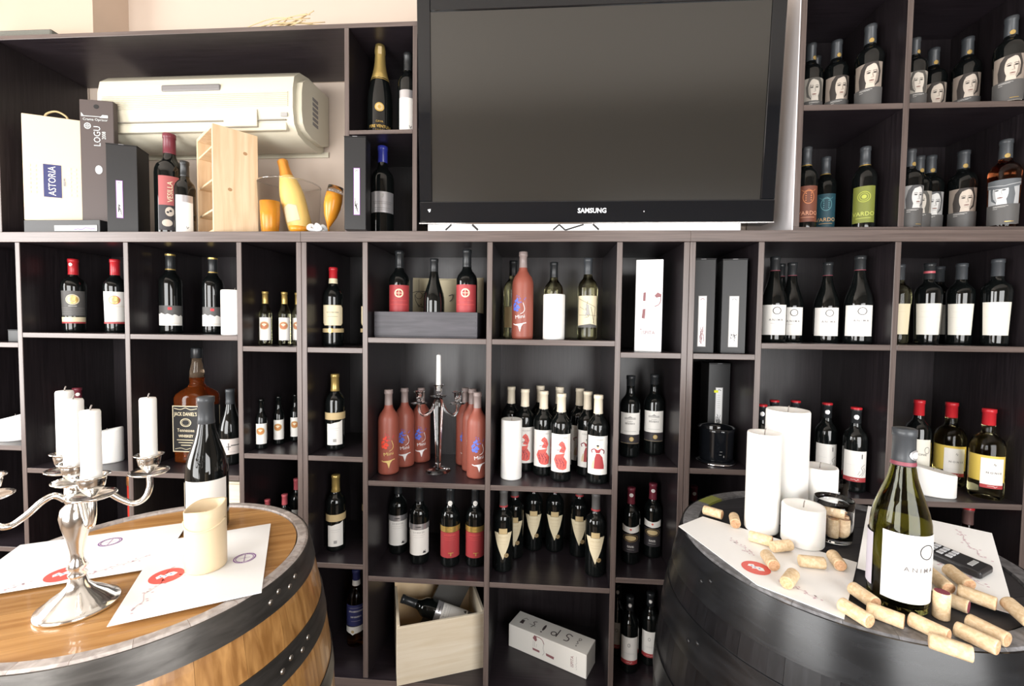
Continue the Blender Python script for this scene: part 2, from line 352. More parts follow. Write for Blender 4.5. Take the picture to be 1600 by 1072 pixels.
board(u, 'side_panel', -2.005, -1.987, UY, 0.36, 1.7113, 2.406, True)
board(u, 'divider', -0.690, -0.674, UY, 0.36, 1.7113, 2.406, True)
board(u, 'side_panel', -0.452, -0.436, UY, 0.36, 1.7113, 2.406, True)
board(u, 'shelf', -0.674, -0.452, UY, 0.355, 2.049, 2.063, False)
part('back_panel', MB().box(-0.674, -0.452, 0.354, 0.36, 1.711, 2.406), wenge_v, u)
u = shelf_unit('dark top cabinet right of the television, holding portrait-label bottles')
K0, K1, L0, L1, N0 = 0.807, 0.825, 1.127, 1.145, 1.525
board(u, 'base', K0, N0 + T, UY, 0.36, 1.7113, 1.729, False)
for x in (K0, L0, N0): board(u, 'side_panel' if x != L0 else 'divider', x, x + T, UY, 0.36, 1.729, 2.50, True)
board(u, 'top', K0, N0 + T, UY, 0.36, 2.50, 2.518, False)
for a, b in ((K1, L0), (L1, N0)): CELLS.append((a, b, 2.117)); CELLS.append((a, b, 1.729)); board(u, 'shelf', a, b, UY + 0.001, 0.355, 2.099, 2.117, False)
part('back_panel', MB().box(K1, N0, 0.354, 0.36, 1.729, 2.50), wenge_v, u)
part('cladding', MB().box(K0 - 0.004, K0 - 0.0005, UY + 0.002, 0.36, 1.7115, 2.518), mat('white_laminate', (0.78, 0.76, 0.78), 0.3), u)

# ------------------------------------------------------------------ bottles
def R_of(prof):
    def f(z):
        for (r0, z0), (r1, z1) in zip(prof[:-1], prof[1:]):
            if z0 <= z <= z1 and z1 > z0: return r0 + (r1 - r0) * (z - z0) / (z1 - z0)
        return prof[-1][0]
    return f
BORD = [(0, 0.006), (0.026, 0.001), (0.033, 0), (0.0362, 0.003), (0.037, 0.010), (0.037, 0.185), (0.0362, 0.196), (0.0325, 0.208), (0.0255, 0.2175), (0.0195, 0.225), (0.0160, 0.234), (0.0147, 0.246), (0.0143, 0.286), (0.0156, 0.287), (0.0156, 0.299), (0.0135, 0.3), (0, 0.3)]
HEAVY = [(0, 0.006), (0.026, 0.001), (0.032, 0), (0.0348, 0.003), (0.0356, 0.010), (0.0405, 0.185), (0.0400, 0.194), (0.0372, 0.205), (0.0305, 0.2145), (0.0225, 0.221), (0.0175, 0.229), (0.0160, 0.238), (0.0155, 0.286), (0.0168, 0.287), (0.0168, 0.299), (0.0145, 0.3), (0, 0.3)]
BURG = [(0, 0.006), (0.030, 0.001), (0.037, 0), (0.0405, 0.004), (0.0412, 0.012), (0.0412, 0.128), (0.0400, 0.146), (0.0365, 0.164), (0.0310, 0.182), (0.0250, 0.200), (0.0200, 0.218), (0.0168, 0.236), (0.0152, 0.252), (0.0147, 0.286), (0.0160, 0.287), (0.0160, 0.299), (0.0135, 0.3), (0, 0.3)]
SLIM = [(0, 0.006), (0.026, 0.001), (0.033, 0), (0.0362, 0.003), (0.037, 0.010), (0.0365, 0.188), (0.0350, 0.200), (0.0300, 0.213), (0.0220, 0.224), (0.0160, 0.235), (0.0140, 0.245)]
SLIMN = [(0.0140, 0.245), (0.0134, 0.260), (0.0132, 0.284), (0.0152, 0.285), (0.0152, 0.292), (0.0143, 0.293), (0.0148, 0.299), (0.0128, 0.3), (0, 0.3)]
SMALL = [(0, 0.006), (0.022, 0.001), (0.028, 0), (0.0312, 0.003), (0.032, 0.010), (0.032, 0.170), (0.0308, 0.184), (0.0268, 0.198), (0.0205, 0.212), (0.0165, 0.226), (0.0145, 0.240), (0.0140, 0.286), (0.0162, 0.287), (0.0162, 0.299), (0.0135, 0.3), (0, 0.3)]
WIDEB = [(0, 0.008), (0.030, 0.002), (0.039, 0), (0.0430, 0.004), (0.0440, 0.014), (0.0445, 0.165), (0.0430, 0.182), (0.0370, 0.198), (0.0270, 0.209), (0.0190, 0.217), (0.0165, 0.226), (0.0160, 0.286), (0.0175, 0.287), (0.0175, 0.299), (0.0150, 0.3), (0, 0.3)]
CAVA = [(0, 0.008), (0.028, 0.001), (0.036, 0), (0.0395, 0.004), (0.0400, 0.014), (0.0400, 0.110), (0.0385, 0.135), (0.0345, 0.160), (0.0285, 0.185), (0.0228, 0.208), (0.0190, 0.226), (0.0165, 0.245), (0.0150, 0.270), (0.0162, 0.275), (0.0162, 0.285), (0.0140, 0.3), (0, 0.3)]
KIND = {}; KR = {'pink_blue': 0.0375, 'pink_red': 0.0375, 'pink_gold': 0.0375}
def capsule_prof(prof, z0, over=0.0007):
    f = R_of(prof); pts = [(f(z0) + over * 0.2, z0), (f(z0) + over, z0 + 0.0008)]
    for r, z in prof:
        if z > z0 + 0.002 and r > 0: pts.append((r + over, z))
    pts.append((0, prof[-1][1] + over)); return pts
def bottle_kind(name, prof, glass, cap=None, cap_z=0.238, bands=(), labels=(), extra=()):
    """labels: (part name, z0, z1, width, material, print layers); bands: (part name, z0, z1, material) full rings; extra: (part name, mesh builder, material)"""
    parts = []; f = R_of(prof)
    seg = 28
    parts.append(('glass', fix_normals(MB().lathe(prof, seg).mesh('bottle_glass', glass)), None))
    if cap: parts.append(('capsule', fix_normals(MB().lathe(capsule_prof(prof, cap_z), 22).mesh('bottle_capsule', cap)), None))
    for nm, z0, z1, m in bands:
        zz = [z0, z1] if z1 - z0 < 0.02 else [z0 + (z1 - z0) * i / 4 for i in range(5)]
        parts.append((nm, MB().lathe([(f(z) + 0.0011, z) for z in zz], seg).mesh('bottle_' + nm, m), None))
    li = 0
    for lb in labels:
        nm, z0, z1, w, m, layers = lb[:6]; poly = lb[6] if len(lb) > 6 else None
        def bend(x, z, lift): 
            r = f(z); a = x / r; rr = r + lift; return (rr * math.sin(a), -rr * math.cos(a), z)
        base = poly if poly else rect(-w / 2, w / 2, z0, z1)
        lf = 0.0020 if nm in ('neck_seal', 'medal', 'wire_hood', 'emblem') else 0.0006 + 0.0005 * li; li += 1
        parts.append((nm, print_mesh('bottle_' + nm, [(m, base, lf)], bend), None)); i = len(parts) - 1
        if layers: parts.append(('label_print', print_mesh('bottle_label_print', [(l[0], l[1], lf + 0.0004 + 0.0003 * k) for k, l in enumerate(layers)], bend), i))
    for nm, mb, m in extra: parts.append((nm, fix_normals(mb.mesh('bottle_' + nm, m)), None))
    KIND[name] = parts; KR[name] = max(r for r, z in prof) + 0.0012
def place_kind(kind, root):
    made = []
    for nm, me, par in KIND[kind]:
        made.append(obj(nm, me, root if par is None else made[par]))
def bottle(kind, px, py, Y, z, h, label, rz=0.0, group=None, name='wine_bottle', cat='wine bottle', x=None):
    xx = at(px, py, Y=Y).x if x is None else x
    rz = rz - 0.85 * math.atan2(xx, Y + 1.47)   # turned towards the room
    r = empty(name, (xx, Y, z + 0.0004), rz, label, cat, group, h / 0.3); place_kind(kind, r)
    SHELVED.append([r, KR[kind] * h / 0.3 + 0.0012, z, xx / (Y + 1.47)]); return r
SHELVED = []
def settle():
    """keep shelved bottles inside their compartment and clear of each other"""
    box = []
    for it in SHELVED:
        x = it[0].location.x; c = [q for q in CELLS if abs(q[2] - it[2]) < 0.012]
        c = min(c, key=lambda q: max(q[0] - x, x - q[1], 0)) if c else None
        box.append(c)
    for it, c in zip(SHELVED, box):
        if not c: continue
        o, r = it[0], it[1]
        while o.location.y > r + 0.006 and (o.location.x + r > c[1] or o.location.x - r < c[0]) and abs(it[3]) > 0.25 and (o.location.x + r > c[1]) == (it[3] > 0):
            o.location.y -= 0.004; o.location.x = it[3] * (o.location.y + 1.47)
    for k in range(60):
        for i, a in enumerate(SHELVED):
            for j in range(i):
                b = SHELVED[j]
                if abs(a[2] - b[2]) > 0.02: continue
                d = a[0].location - b[0].location; d.z = 0; g = a[1] + b[1] - d.length
                if g > 0: d = d.normalized() * g * 0.5; a[0].location += d; b[0].location -= d
        for it, c in zip(SHELVED, box):
            if not c: continue
            o, r = it[0], it[1]
            o.location.x = min(max(o.location.x, c[0] + r), c[1] - r); o.location.y = min(max(o.location.y, r + 0.004), 0.337 - r)

def tiny(cx, cz, w, h, n):
    """a row of lettering too small to read"""
    r = random.Random(int(1e4 * (cz + w)) + n); o = []
    for i in range(n):
        x = cx - w / 2 + w * (i + 0.5) / n; k = w / n; t = h * 0.16; a = r.random()
        o += line((x - k * 0.22, cz - h / 2), (x - k * 0.22, cz + h / 2), t)
        if a < 0.5: o += line((x - k * 0.22, cz + h * (a - 0.1)), (x + k * 0.3, cz + h * (a - 0.1)), t)
        if a > 0.25: o += line((x + k * 0.28, cz - h / 2), (x + k * 0.28, cz + h * 0.5 * (1 if a > 0.6 else 0.1)), t)
    return o
def portrait(w, z0, z1, dark, mid, light, side=1, hat=False):
    """a face print filling the upper part of a label"""
    h = z1 - z0; cz = z0 + h * 0.50; fx = 0.008 * side; L = [(mid, rect(-w / 2, w / 2, z0, z1))]; hw = w / 2
    X = lambda pts: [[(side * x, z) for x, z in pts]]
    L.append((dark, X([(-0.024, z0), (0.012, z0), (0.030, z0 + 0.2 * h), (0.034, z0 + 0.62 * h), (0.026, z1), (-0.010, z1), (-0.021, z0 + 0.8 * h), (-0.027, z0 + 0.4 * h)])))
    L.append((light, ell(fx, cz + 0.002, 0.0185, h * 0.46, 28)))
    L.append((light, X([(-0.008, z0), (0.016, z0), (0.018, cz - 0.012), (-0.004, cz - 0.012)])))
    L.append((mid, X([(0.020, cz + 0.020), (0.0265, cz), (0.024, cz - 0.020), (0.014, cz - 0.033), (0.018, cz - 0.015), (0.020, cz)])))
    L.append((dark, X([(-0.010, z1), (0.026, z1), (0.024, z1 - 0.010), (0.012, z1 - 0.005), (-0.004, z1 - 0.012), (-0.012, z1 - 0.03)])))
    e = cz + 0.006; br = []
    for q in (-1, 1):
        br += curve2([(fx + q * 0.0025, e + 0.0055), (fx + q * 0.0075, e + 0.0075), (fx + q * 0.0135, e + 0.0055)], 0.0014, 4) + ell(fx + q * 0.0078, e, 0.0040, 0.0020, 14) + curve2([(fx + q * 0.003, e + 0.0005), (fx + q * 0.008, e + 0.0028), (fx + q * 0.0135, e)], 0.0010, 4)
    L.append((dark, br)); L.append((mid, curve2([(fx + 0.0025, e), (fx + 0.0030, e - 0.009), (fx + 0.0045, e - 0.0135), (fx - 0.0025, e - 0.0150)], 0.0014, 4)))
    L.append((paint('lip', (0.24, 0.13, 0.11)), ell(fx, cz - 0.0185, 0.0065, 0.0021, 14))); L.append((mid, curve2([(fx - 0.006, cz - 0.024), (fx, cz - 0.0255), (fx + 0.006, cz - 0.024)], 0.0010, 4)))
    if hat: L.append((dark, [[(-hw, cz + 0.016), (-0.010, cz + 0.010), (0.012, cz + 0.012), (hw, cz + 0.020), (hw, z1), (-hw, z1)]])); L.append((mid, pline([(-hw, cz + 0.026), (0, cz + 0.019), (hw, cz + 0.028)], 0.002)))
    L.append((greyl, rect(-hw, hw, 0.012, z0)))
    L.append((white, rect(-0.022, 0.010, z0 - 0.006, z0 - 0.0052) + rect(-0.022, 0.004, z0 - 0.009, z0 - 0.0083) + rect(-0.022, -0.012, z0 - 0.014, z0 - 0.0133)))
    L.append((gold, rect(0.004, 0.024, 0.019, 0.0210)))
    return L
gold_seal = [('neck_seal', 0.0, 0.0, 0.0, gold, [(tan, ring(0.004, 0.2435, 0.004, 0.001, 12))], ell(0.004, 0.2435, 0.0065, 0.0075, 16))]
for nm, pal, side, hat, gl in (('portrait_warm', (paint('pd', (0.045, 0.038, 0.034)), paint('pm', (0.30, 0.25, 0.21)), paint('pl', (0.62, 0.54, 0.46))), 1, False, darkg), ('portrait_cool', (paint('pd2', (0.08, 0.08, 0.082)), paint('pm2', (0.33, 0.325, 0.32)), paint('pl2', (0.66, 0.65, 0.63))), 1, False, darkg),
                               ('portrait_man', (paint('pd3', (0.10, 0.095, 0.085)), paint('pm3', (0.36, 0.33, 0.29)), paint('pl3', (0.62, 0.57, 0.50))), -1, False, darkg), ('portrait_hat', (paint('pd4', (0.11, 0.12, 0.13)), paint('pm4', (0.42, 0.43, 0.44)), paint('pl4', (0.70, 0.70, 0.70))), -1, True, roseg)):
    bottle_kind(nm, HEAVY, gl, cap_grey, 0.236, (), [('front_label', 0.012, 0.160, 0.082, skin if nm == 'portrait_warm' else midgrey, portrait(0.082, 0.078, 0.160, *pal, side, hat))] + gold_seal)
def vardo(nm, bg, fg, txt, kind):
    art = ring(0, 0.118, 0.019, 0.0022) + ring(0, 0.118, 0.013, 0.0018) + ell(0, 0.118, 0.007) if kind == 'sun' else (ring(0, 0.115, 0.018, 0.002, rz=0.024) + sum([ell(sx * 0.008, z, 0.0022, n=8) for sx in (-1, 1) for z in (0.104, 0.112, 0.120, 0.128)], []) + pline([(-0.022, 0.142), (-0.014, 0.135), (0, 0.142), (0.014, 0.135), (0.022, 0.142)], 0.0014))
    bottle_kind(nm, BORD, darkg, cap_grey, 0.236, [('neck_band', 0.232, 0.2355, gold)], [('front_label', 0.028, 0.155, 0.070, bg, [(fg, art), (txt, text('VARDO', 0, 0.058, 0.020, 0.95) + rect(-0.022, 0.022, 0.043, 0.0445))])])
vardo('vardo_green', lime, paint('vl', (0.42, 0.46, 0.07)), paint('vt', (0.52, 0.56, 0.12)), 'sun'); vardo('vardo_blue', teal, paint('vc', (0.10, 0.25, 0.28)), paint('vt2', (0.60, 0.36, 0.16)), 'shield'); vardo('vardo_rust', rust, paint('vr', (0.55, 0.20, 0.08)), paint('vt3', (0.62, 0.30, 0.18)), 'shield')
head_med = lambda z, c: [(c, ell(0, z, 0.0185, 0.0175)), (gold, ell(0, z, 0.016, 0.015)), (tan, ell(0.001, z, 0.0085, 0.0115)), (gold, ell(0.003, z + 0.002, 0.005, 0.006))]
bottle_kind('medal_dark', HEAVY, darkg, cap_red, 0.235, (), [('front_label', 0.066, 0.168, 0.084, greyl, [(cream, ring(0, 0.133, 0.021, 0.003))] + head_med(0.133, tan) + [(white, rect(-0.012, 0.012, 0.106, 0.1075))] + [(midgrey, sum([rect(-0.036, 0.036, z, z + 0.0008) for z in (0.098, 0.090, 0.082, 0.074)], []))]), ('lower_label', 0.036, 0.062, 0.088, cream, [(brick, rect(-0.044, 0.044, 0.036, 0.0425))]), ('neck_seal', 0, 0, 0, white, [], ell(-0.006, 0.276, 0.0055, 0.007))])
bottle_kind('medal_white', HEAVY, darkg, cap_red, 0.235, (), [('front_label', 0.036, 0.166, 0.084, white, head_med(0.132, coral) + [(brick, rect(-0.042, 0.042, 0.036, 0.0435)), (tan, rect(-0.036, 0.036, 0.106, 0.1068) + rect(-0.036, 0.036, 0.046, 0.0468))])])
torn = [(-0.042, 0.030), (0.042, 0.030), (0.042, 0.064)] + [(0.042 - 0.084 * i / 12, 0.066 + 0.010 * (i / 12) + 0.003 * math.sin(i * 2.1)) for i in range(1, 12)] + [(-0.042, 0.074)]
bottle_kind('torn', BORD, darkg, cap_blk, 0.236, [('gold_band', 0.2905, 0.2965, gold), ('gold_band', 0.2375, 0.2415, gold)], [('dark_label', 0.068, 0.104, 0.084, greyl, [(red, rect(-0.006, 0.006, 0.088, 0.098))]), ('front_label', 0, 0, 0, white, [(tan, rect(-0.034, 0.030, 0.038, 0.0388))], [torn])])
bottle_kind('goat_white', SMALL, palewine, cap_gold, 0.232, (), [('front_label', 0.028, 0.155, 0.066, white, [(paint('emblem_brown', (0.45, 0.16, 0.07)), ell(-0.004, 0.110, 0.022)), (tan, ring(-0.004, 0.110, 0.0235, 0.004)), (cream, ell(-0.004, 0.114, 0.006, 0.008) + ell(-0.011, 0.116, 0.004) + ell(0.003, 0.116, 0.004))])])
bottle_kind('goat_dark', SMALL, darkg, None, 0.232, (), [('front_label', 0.032, 0.155, 0.066, white, [(paint('emblem_orange', (0.52, 0.21, 0.06)), ell(-0.004, 0.110, 0.022)), (tan, ring(-0.004, 0.110, 0.0235, 0.004)), (cream, ell(-0.004, 0.114, 0.006, 0.008) + ell(-0.011, 0.116, 0.004) + ell(0.003, 0.116, 0.004))])])
octo = [(-0.040, 0.088), (-0.032, 0.079), (0.032, 0.079), (0.040, 0.088), (0.040, 0.146), (0.032, 0.155), (-0.040, 0.155)]
bottle_kind('octagon', BORD, darkg, cap_red, 0.258, [('lower_band', 0.052, 0.067, tan)], [('front_label', 0, 0, 0, cream, [(tan, pline(octo + [octo[0]], 0.0012)), (ink, tiny(0, 0.128, 0.044, 0.004, 12) + rect(-0.018, 0.018, 0.112, 0.1128))], [octo]), ('neck_label', 0.238, 0.257, 0.05, cream, []), ('medal', 0, 0, 0, gold, [(cream, ell(-0.008, 0.0595, 0.005))], ell(-0.008, 0.0595, 0.009))])
wavy = [(-0.031, 0.022), (0.031, 0.022), (0.031, 0.120), (0.018, 0.113), (0.0, 0.111), (-0.014, 0.106), (-0.031, 0.107)]
bottle_kind('gold_band', BORD, darkg, cap_gold, 0.232, [('shoulder_band', 0.122, 0.150, tan)], [('front_label', 0, 0, 0, white, [(midgrey, rect(-0.006, 0.006, 0.034, 0.046) + rect(-0.018, 0.018, 0.088, 0.0888) + rect(-0.014, 0.014, 0.080, 0.0806))], [wavy])])
bottle_kind('brandy', BORD, amberg, navy, 0.258, (), [('neck_label', 0.237, 0.258, 0.07, white, []), ('front_label', 0.088, 0.172, 0.090, navy, [(white, rect(-0.030, 0.030, 0.160, 0.1606) + tiny(0, 0.147, 0.054, 0.006, 13) + tiny(0, 0.125, 0.040, 0.006, 9) + rect(-0.018, 0.018, 0.108, 0.1086))]), ('lower_label', 0.058, 0.086, 0.090, white, [(tan, ell(-0.012, 0.066, 0.006))], [[(-0.045, 0.062), (-0.020, 0.058), (-0.012, 0.052), (-0.004, 0.058), (0.045, 0.066), (0.045, 0.088), (-0.045, 0.084)]])])
cross = ring(0, 0.146, 0.0135, 0.0035) 
bottle_kind('red_cross', BORD, darkg, cap_blk, 0.238, (), [('front_label', 0.055, 0.175, 0.086, brick, [(cream, ring(0, 0.146, 0.0155, 0.0045)), (cream, rect(-0.0125, 0.0125, 0.145, 0.147) + rect(-0.001, 0.001, 0.1335, 0.1585)), (coral, tiny(0, 0.120, 0.056, 0.004, 15) + tiny(0, 0.106, 0.066, 0.005, 16))])])
bottle_kind('plain_burgundy', BURG, darkg, cap_blk, 0.248)
grape = [(random.uniform(-1, 1), random.uniform(-1, 1)) for _ in range(26)]
def pink_print(c1, c2, ms):
    g1 = sum([ell(-0.010 + 0.012 * a, 0.116 + 0.021 * b, 0.0042, n=8) for a, b in grape if a * a + b * b < 1.4], []); g2 = sum([ell(0.006 + 0.016 * b, 0.136 + 0.012 * a, 0.0022, n=6) for a, b in grape[:12]], [])
    return [(c1, g1), (c2, g2), (ms, curve2([(0.012, 0.124), (0.018, 0.104), (0.014, 0.092), (0.004, 0.086)], 0.0018) + text('Mini', 0.002, 0.076, 0.018, 1.15, 0.15) + curve2([(-0.022, 0.052), (-0.012, 0.048), (0.0, 0.050), (0.014, 0.054), (0.024, 0.056)], 0.0030)), (ms, [[(-0.016, 0.050), (0.016, 0.055), (0.008, 0.044), (0.003, 0.024), (-0.003, 0.044)]])]
def pink_kind(nm, c1, c2, ms):
    parts = []; f = R_of(SLIM); bend = lambda x, z, lift: ((f(z) + lift) * math.sin(x / f(z)), -(f(z) + lift) * math.cos(x / f(z)), z)
    KIND[nm] = [('glass', fix_normals(MB().lathe(SLIM, 28).mesh('bottle_glass', frost)), None), ('neck', fix_normals(MB().lathe(SLIMN, 22).mesh('bottle_neck', frostn)), None),
                ('painted_print', print_mesh('bottle_print', [(l[0], l[1], 0.0008 + 0.0003 * k) for k, l in enumerate(pink_print(c1, c2, ms))], bend), None)]
pink_kind('pink_blue', paint('pb1', (0.10, 0.16, 0.62)), paint('pb2', (0.16, 0.12, 0.45)), paint('pms', (0.75, 0.72, 0.72))); pink_kind('pink_red', paint('pr1', (0.72, 0.06, 0.03)), paint('pr2', (0.55, 0.05, 0.06)), paint('pgs', (0.62, 0.45, 0.16))); pink_kind('pink_gold', paint('pg1', (0.62, 0.50, 0.26)), paint('pg2', (0.60, 0.40, 0.22)), paint('pgs', (0.62, 0.45, 0.16)))
for nm, band, lab, art in (('two_tone_white', silverp, white, ink), ('two_tone_red', gold, brick, gold)):
    bottle_kind(nm, BORD, darkg, cap_blk, 0.238, [('shoulder_band', 0.138, 0.160, band)], [('front_label', 0.038, 0.137, 0.096, lab, [(midgrey if lab is white else coral, tiny(0, 0.127, 0.044, 0.007, 7) + rect(-0.024, 0.024, 0.116, 0.1166) + rect(-0.020, 0.020, 0.108, 0.1086)), (art, [[(0.014, 0.046), (0.020, 0.056), (0.024, 0.048), (0.026, 0.058), (0.028, 0.044)]] if lab is white else rect(-0.006, 0.014, 0.056, 0.059) + rect(0.002, 0.006, 0.046, 0.056))]), ('band_print', 0, 0, 0, greyl if lab is white else paint('dg', (0.36, 0.24, 0.05)), [], rect(-0.012, 0.010, 0.146, 0.151))] + ([('neck_seal', 0, 0, 0, white, [(midgrey, ring(0, 0.243, 0.004, 0.001, 12))], ell(0, 0.243, 0.008, 0.010))] if lab is brick else []))
tri = [[(-0.037, 0.150), (-0.017, 0.150), (-0.017, 0.145), (0.017, 0.145), (0.017, 0.150), (0.037, 0.150), (0.021, 0.100), (0.0, 0.050), (-0.021, 0.100)]]
bottle_kind('arrow', BORD, darkg, greyl, 0.238, [('red_band', 0.2360, 0.2425, brick)], [('front_label', 0, 0, 0, cream, [(tan, tiny(0, 0.133, 0.036, 0.005, 7) + rect(-0.018, 0.018, 0.118, 0.1186) + rect(-0.013, 0.013, 0.108, 0.1086) + rect(-0.004, 0.004, 0.072, 0.0726))], tri), ('upper_label', 0.146, 0.166, 0.030, tan, []), ('medal', 0, 0, 0, paint('medal', (0.22, 0.15, 0.07)), [(tan, ring(0.013, 0.066, 0.006, 0.0012, 14))], ell(0.013, 0.066, 0.0085))])
rufl = [[(-0.017, 0.094), (0.014, 0.100), (0.010, 0.088), (0.022, 0.070), (0.020, 0.046), (0.008, 0.042), (-0.006, 0.044), (-0.014, 0.050), (-0.024, 0.076)]]
torso = [[(-0.006, 0.104), (0.012, 0.100), (0.018, 0.116), (0.012, 0.134), (0.004, 0.142), (-0.004, 0.136), (-0.008, 0.128), (0.002, 0.120)]]
bottle_kind('flamenco', BORD, darkg, cap_cream, 0.236, (), [('front_label', 0.034, 0.165, 0.076, white, [(coral, rufl + torso), (wine, sum([curve2([(-0.020 + 0.010 * k, 0.088 - 0.004 * k), (-0.010 + 0.010 * k, 0.068 - 0.002 * k), (-0.012 + 0.010 * k, 0.050)], 0.0016, 3) for k in range(3)], []) + sum([ell(random.uniform(-0.016, 0.016), random.uniform(0.048, 0.085), 0.0016, n=6) for _ in range(22)], []) + curve2([(-0.014, 0.108), (-0.002, 0.112), (0.010, 0.108)], 0.002) + curve2([(0.002, 0.130), (0.010, 0.124), (0.012, 0.116)], 0.0014)), (midgrey, tiny(0.004, 0.153, 0.036, 0.005, 9))])])
skirt = [[(-0.005, 0.106), (0.006, 0.106), (0.016, 0.094), (0.022, 0.064), (0.022, 0.054), (-0.012, 0.054), (-0.010, 0.090)]]
bottle_kind('gown', BORD, darkg, cap_cream, 0.236, (), [('front_label', 0.034, 0.165, 0.076, white, [(brick, skirt + [[(-0.012, 0.124), (0.0, 0.118), (0.012, 0.124), (0.006, 0.108), (-0.006, 0.108)]]), (cream, [[(-0.010, 0.088), (-0.012, 0.054), (-0.021, 0.054), (-0.019, 0.070)]]), (wine, curve2([(-0.011, 0.122), (-0.021, 0.116), (-0.018, 0.108)], 0.0035) + curve2([(0.011, 0.122), (0.021, 0.116), (0.020, 0.106)], 0.0035)), (tan, line((-0.014, 0.082), (-0.016, 0.056), 0.0016) + ell(0, 0.129, 0.0035, 0.0045)), (ink, ell(0, 0.133, 0.0042, 0.003)), (midgrey, tiny(0, 0.153, 0.036, 0.005, 9))])])
bottle_kind('estate', BORD, darkg, cap_blk, 0.262, (), [('front_label', 0.086, 0.166, 0.080, white, [(midgrey, [[(-0.020, 0.142), (0.020, 0.142), (0.020, 0.149), (0.008, 0.149), (0.0, 0.155), (-0.008, 0.149), (-0.020, 0.149)]]), (white, sum([rect(-0.018 + 0.005 * k, -0.016 + 0.005 * k, 0.1435, 0.1475) for k in range(8)], [])), (greyl, tiny(0, 0.127, 0.036, 0.007, 6) + tiny(0, 0.1355, 0.020, 0.003, 7) + rect(-0.022, 0.022, 0.098, 0.0986))]), ('lower_label', 0.052, 0.085, 0.080, ink, [(tan, ell(0.006, 0.070, 0.008)), (gold, ring(0.006, 0.070, 0.008, 0.002, 14)), (tan, rect(-0.036, 0.036, 0.054, 0.0548))])])
bottle_kind('rose_oval', BORD, darkg, burg, 0.235, (), [('upper_label', 0.128, 0.160, 0.074, white, [(coral, ell(0, 0.142, 0.004))], [[(-0.037, 0.132), (0, 0.127), (0.037, 0.132), (0.037, 0.160), (0.018, 0.153), (0, 0.151), (-0.018, 0.153), (-0.037, 0.160)]]), ('front_label', 0.050, 0.126, 0.074, ink, [(gold, ring(0, 0.108, 0.030, 0.0025, 28, 0.015)), (tan, ell(0, 0.108, 0.022, 0.010)), (white, tiny(0, 0.074, 0.026, 0.008, 4) + rect(-0.014, 0.014, 0.062, 0.0627))]), ('neck_seal', 0, 0, 0, white, [(midgrey, ring(0, 0.272, 0.004, 0.0012, 12))], ell(0, 0.272, 0.0072, 0.0075))])
def redband(nm, gl, capm, txt, oval=True, prof=BORD, capz=0.245):
    bottle_kind(nm, prof, gl, capm, capz, (), [('front_label', 0.040, 0.150, 0.074, white, [(brick, rect(-0.037, 0.037, 0.040, 0.056)), (white, scribble(0, 0.048, 0.024, 0.006, 9, 0.0009, 3))] + txt)] + ([('neck_seal', 0, 0, 0, silverp, [(white, ell(0, 0.268, 0.005, 0.006))], ell(0, 0.268, 0.007, 0.0085))] if oval else []))
redband('oval_white', darkg, cap_blk, [(midgrey, ring(-0.002, 0.118, 0.0055, 0.0018, 16, 0.0075)), (paint('lg', (0.62, 0.62, 0.62)), tiny(0, 0.085, 0.040, 0.004, 12))])
redband('swirl', darkg, cap_blk, [(midgrey, curve2([(0.012, 0.062), (0.024, 0.078), (0.018, 0.092), (0.030, 0.104)], 0.0015) + curve2([(0.020, 0.062), (0.030, 0.080), (0.026, 0.092)], 0.0012) + curve2([(0.008, 0.066), (0.014, 0.080)], 0.0012)), (greyl, rect(0.018, 0.0205, 0.124, 0.140)), (paint('lg', (0.62, 0.62, 0.62)), rect(-0.026, 0.0, 0.100, 0.1006))])
KIND['swirl'].append(('cap_top', fix_normals(MB().lathe([(0.0168, 0.2945), (0.0172, 0.2955), (0.0172, 0.3005), (0.0150, 0.3022), (0, 0.3022)], 20).mesh('bottle_cap_top', cap_red)), None))
bottle_kind('anima', BURG, darkg, cap_blk, 0.252, [('red_line', 0.2495, 0.2518, wine)], [('front_label', 0.026, 0.130, 0.086, white, [(ink, ring(0.008, 0.110, 0.0130, 0.0022)), (paint('letter', (0.16, 0.15, 0.15)), text('A N I M A', 0.006, 0.078, 0.0100, 1, 0, 0.01) + rect(-0.010, 0.020, 0.066, 0.0668))])])
flare = [(-0.035, 0.036), (0.035, 0.036), (0.040, 0.150), (-0.040, 0.150)]
bottle_kind('cream_flare', HEAVY, darkg, cap_grey, 0.240, (), [('front_label', 0, 0, 0, paint('ivory', (0.80, 0.77, 0.68)), [(paint('iv2', (0.62, 0.58, 0.48)), rect(-0.022, 0.022, 0.120, 0.1206) + rect(-0.030, 0.030, 0.100, 0.1006) + rect(-0.014, 0.020, 0.056, 0.0566) + rect(-0.012, 0.018, 0.064, 0.0646))], [flare])])
bottle_kind('cream_flare_pale', HEAVY, palewine, cap_grey, 0.240, (), [('front_label', 0, 0, 0, cream, [(tan, rect(-0.022, 0.022, 0.120, 0.1206))], [flare])])
bottle_kind('cream_flare_pink', HEAVY, darkg, cap_blk, 0.240, [('pink_band', 0.262, 0.270, cap_pink)], [('front_label', 0, 0, 0, paint('ivory', (0.80, 0.77, 0.68)), [(paint('iv2', (0.62, 0.58, 0.48)), rect(-0.022, 0.022, 0.120, 0.1206) + rect(-0.030, 0.030, 0.100, 0.1006))], [flare])])
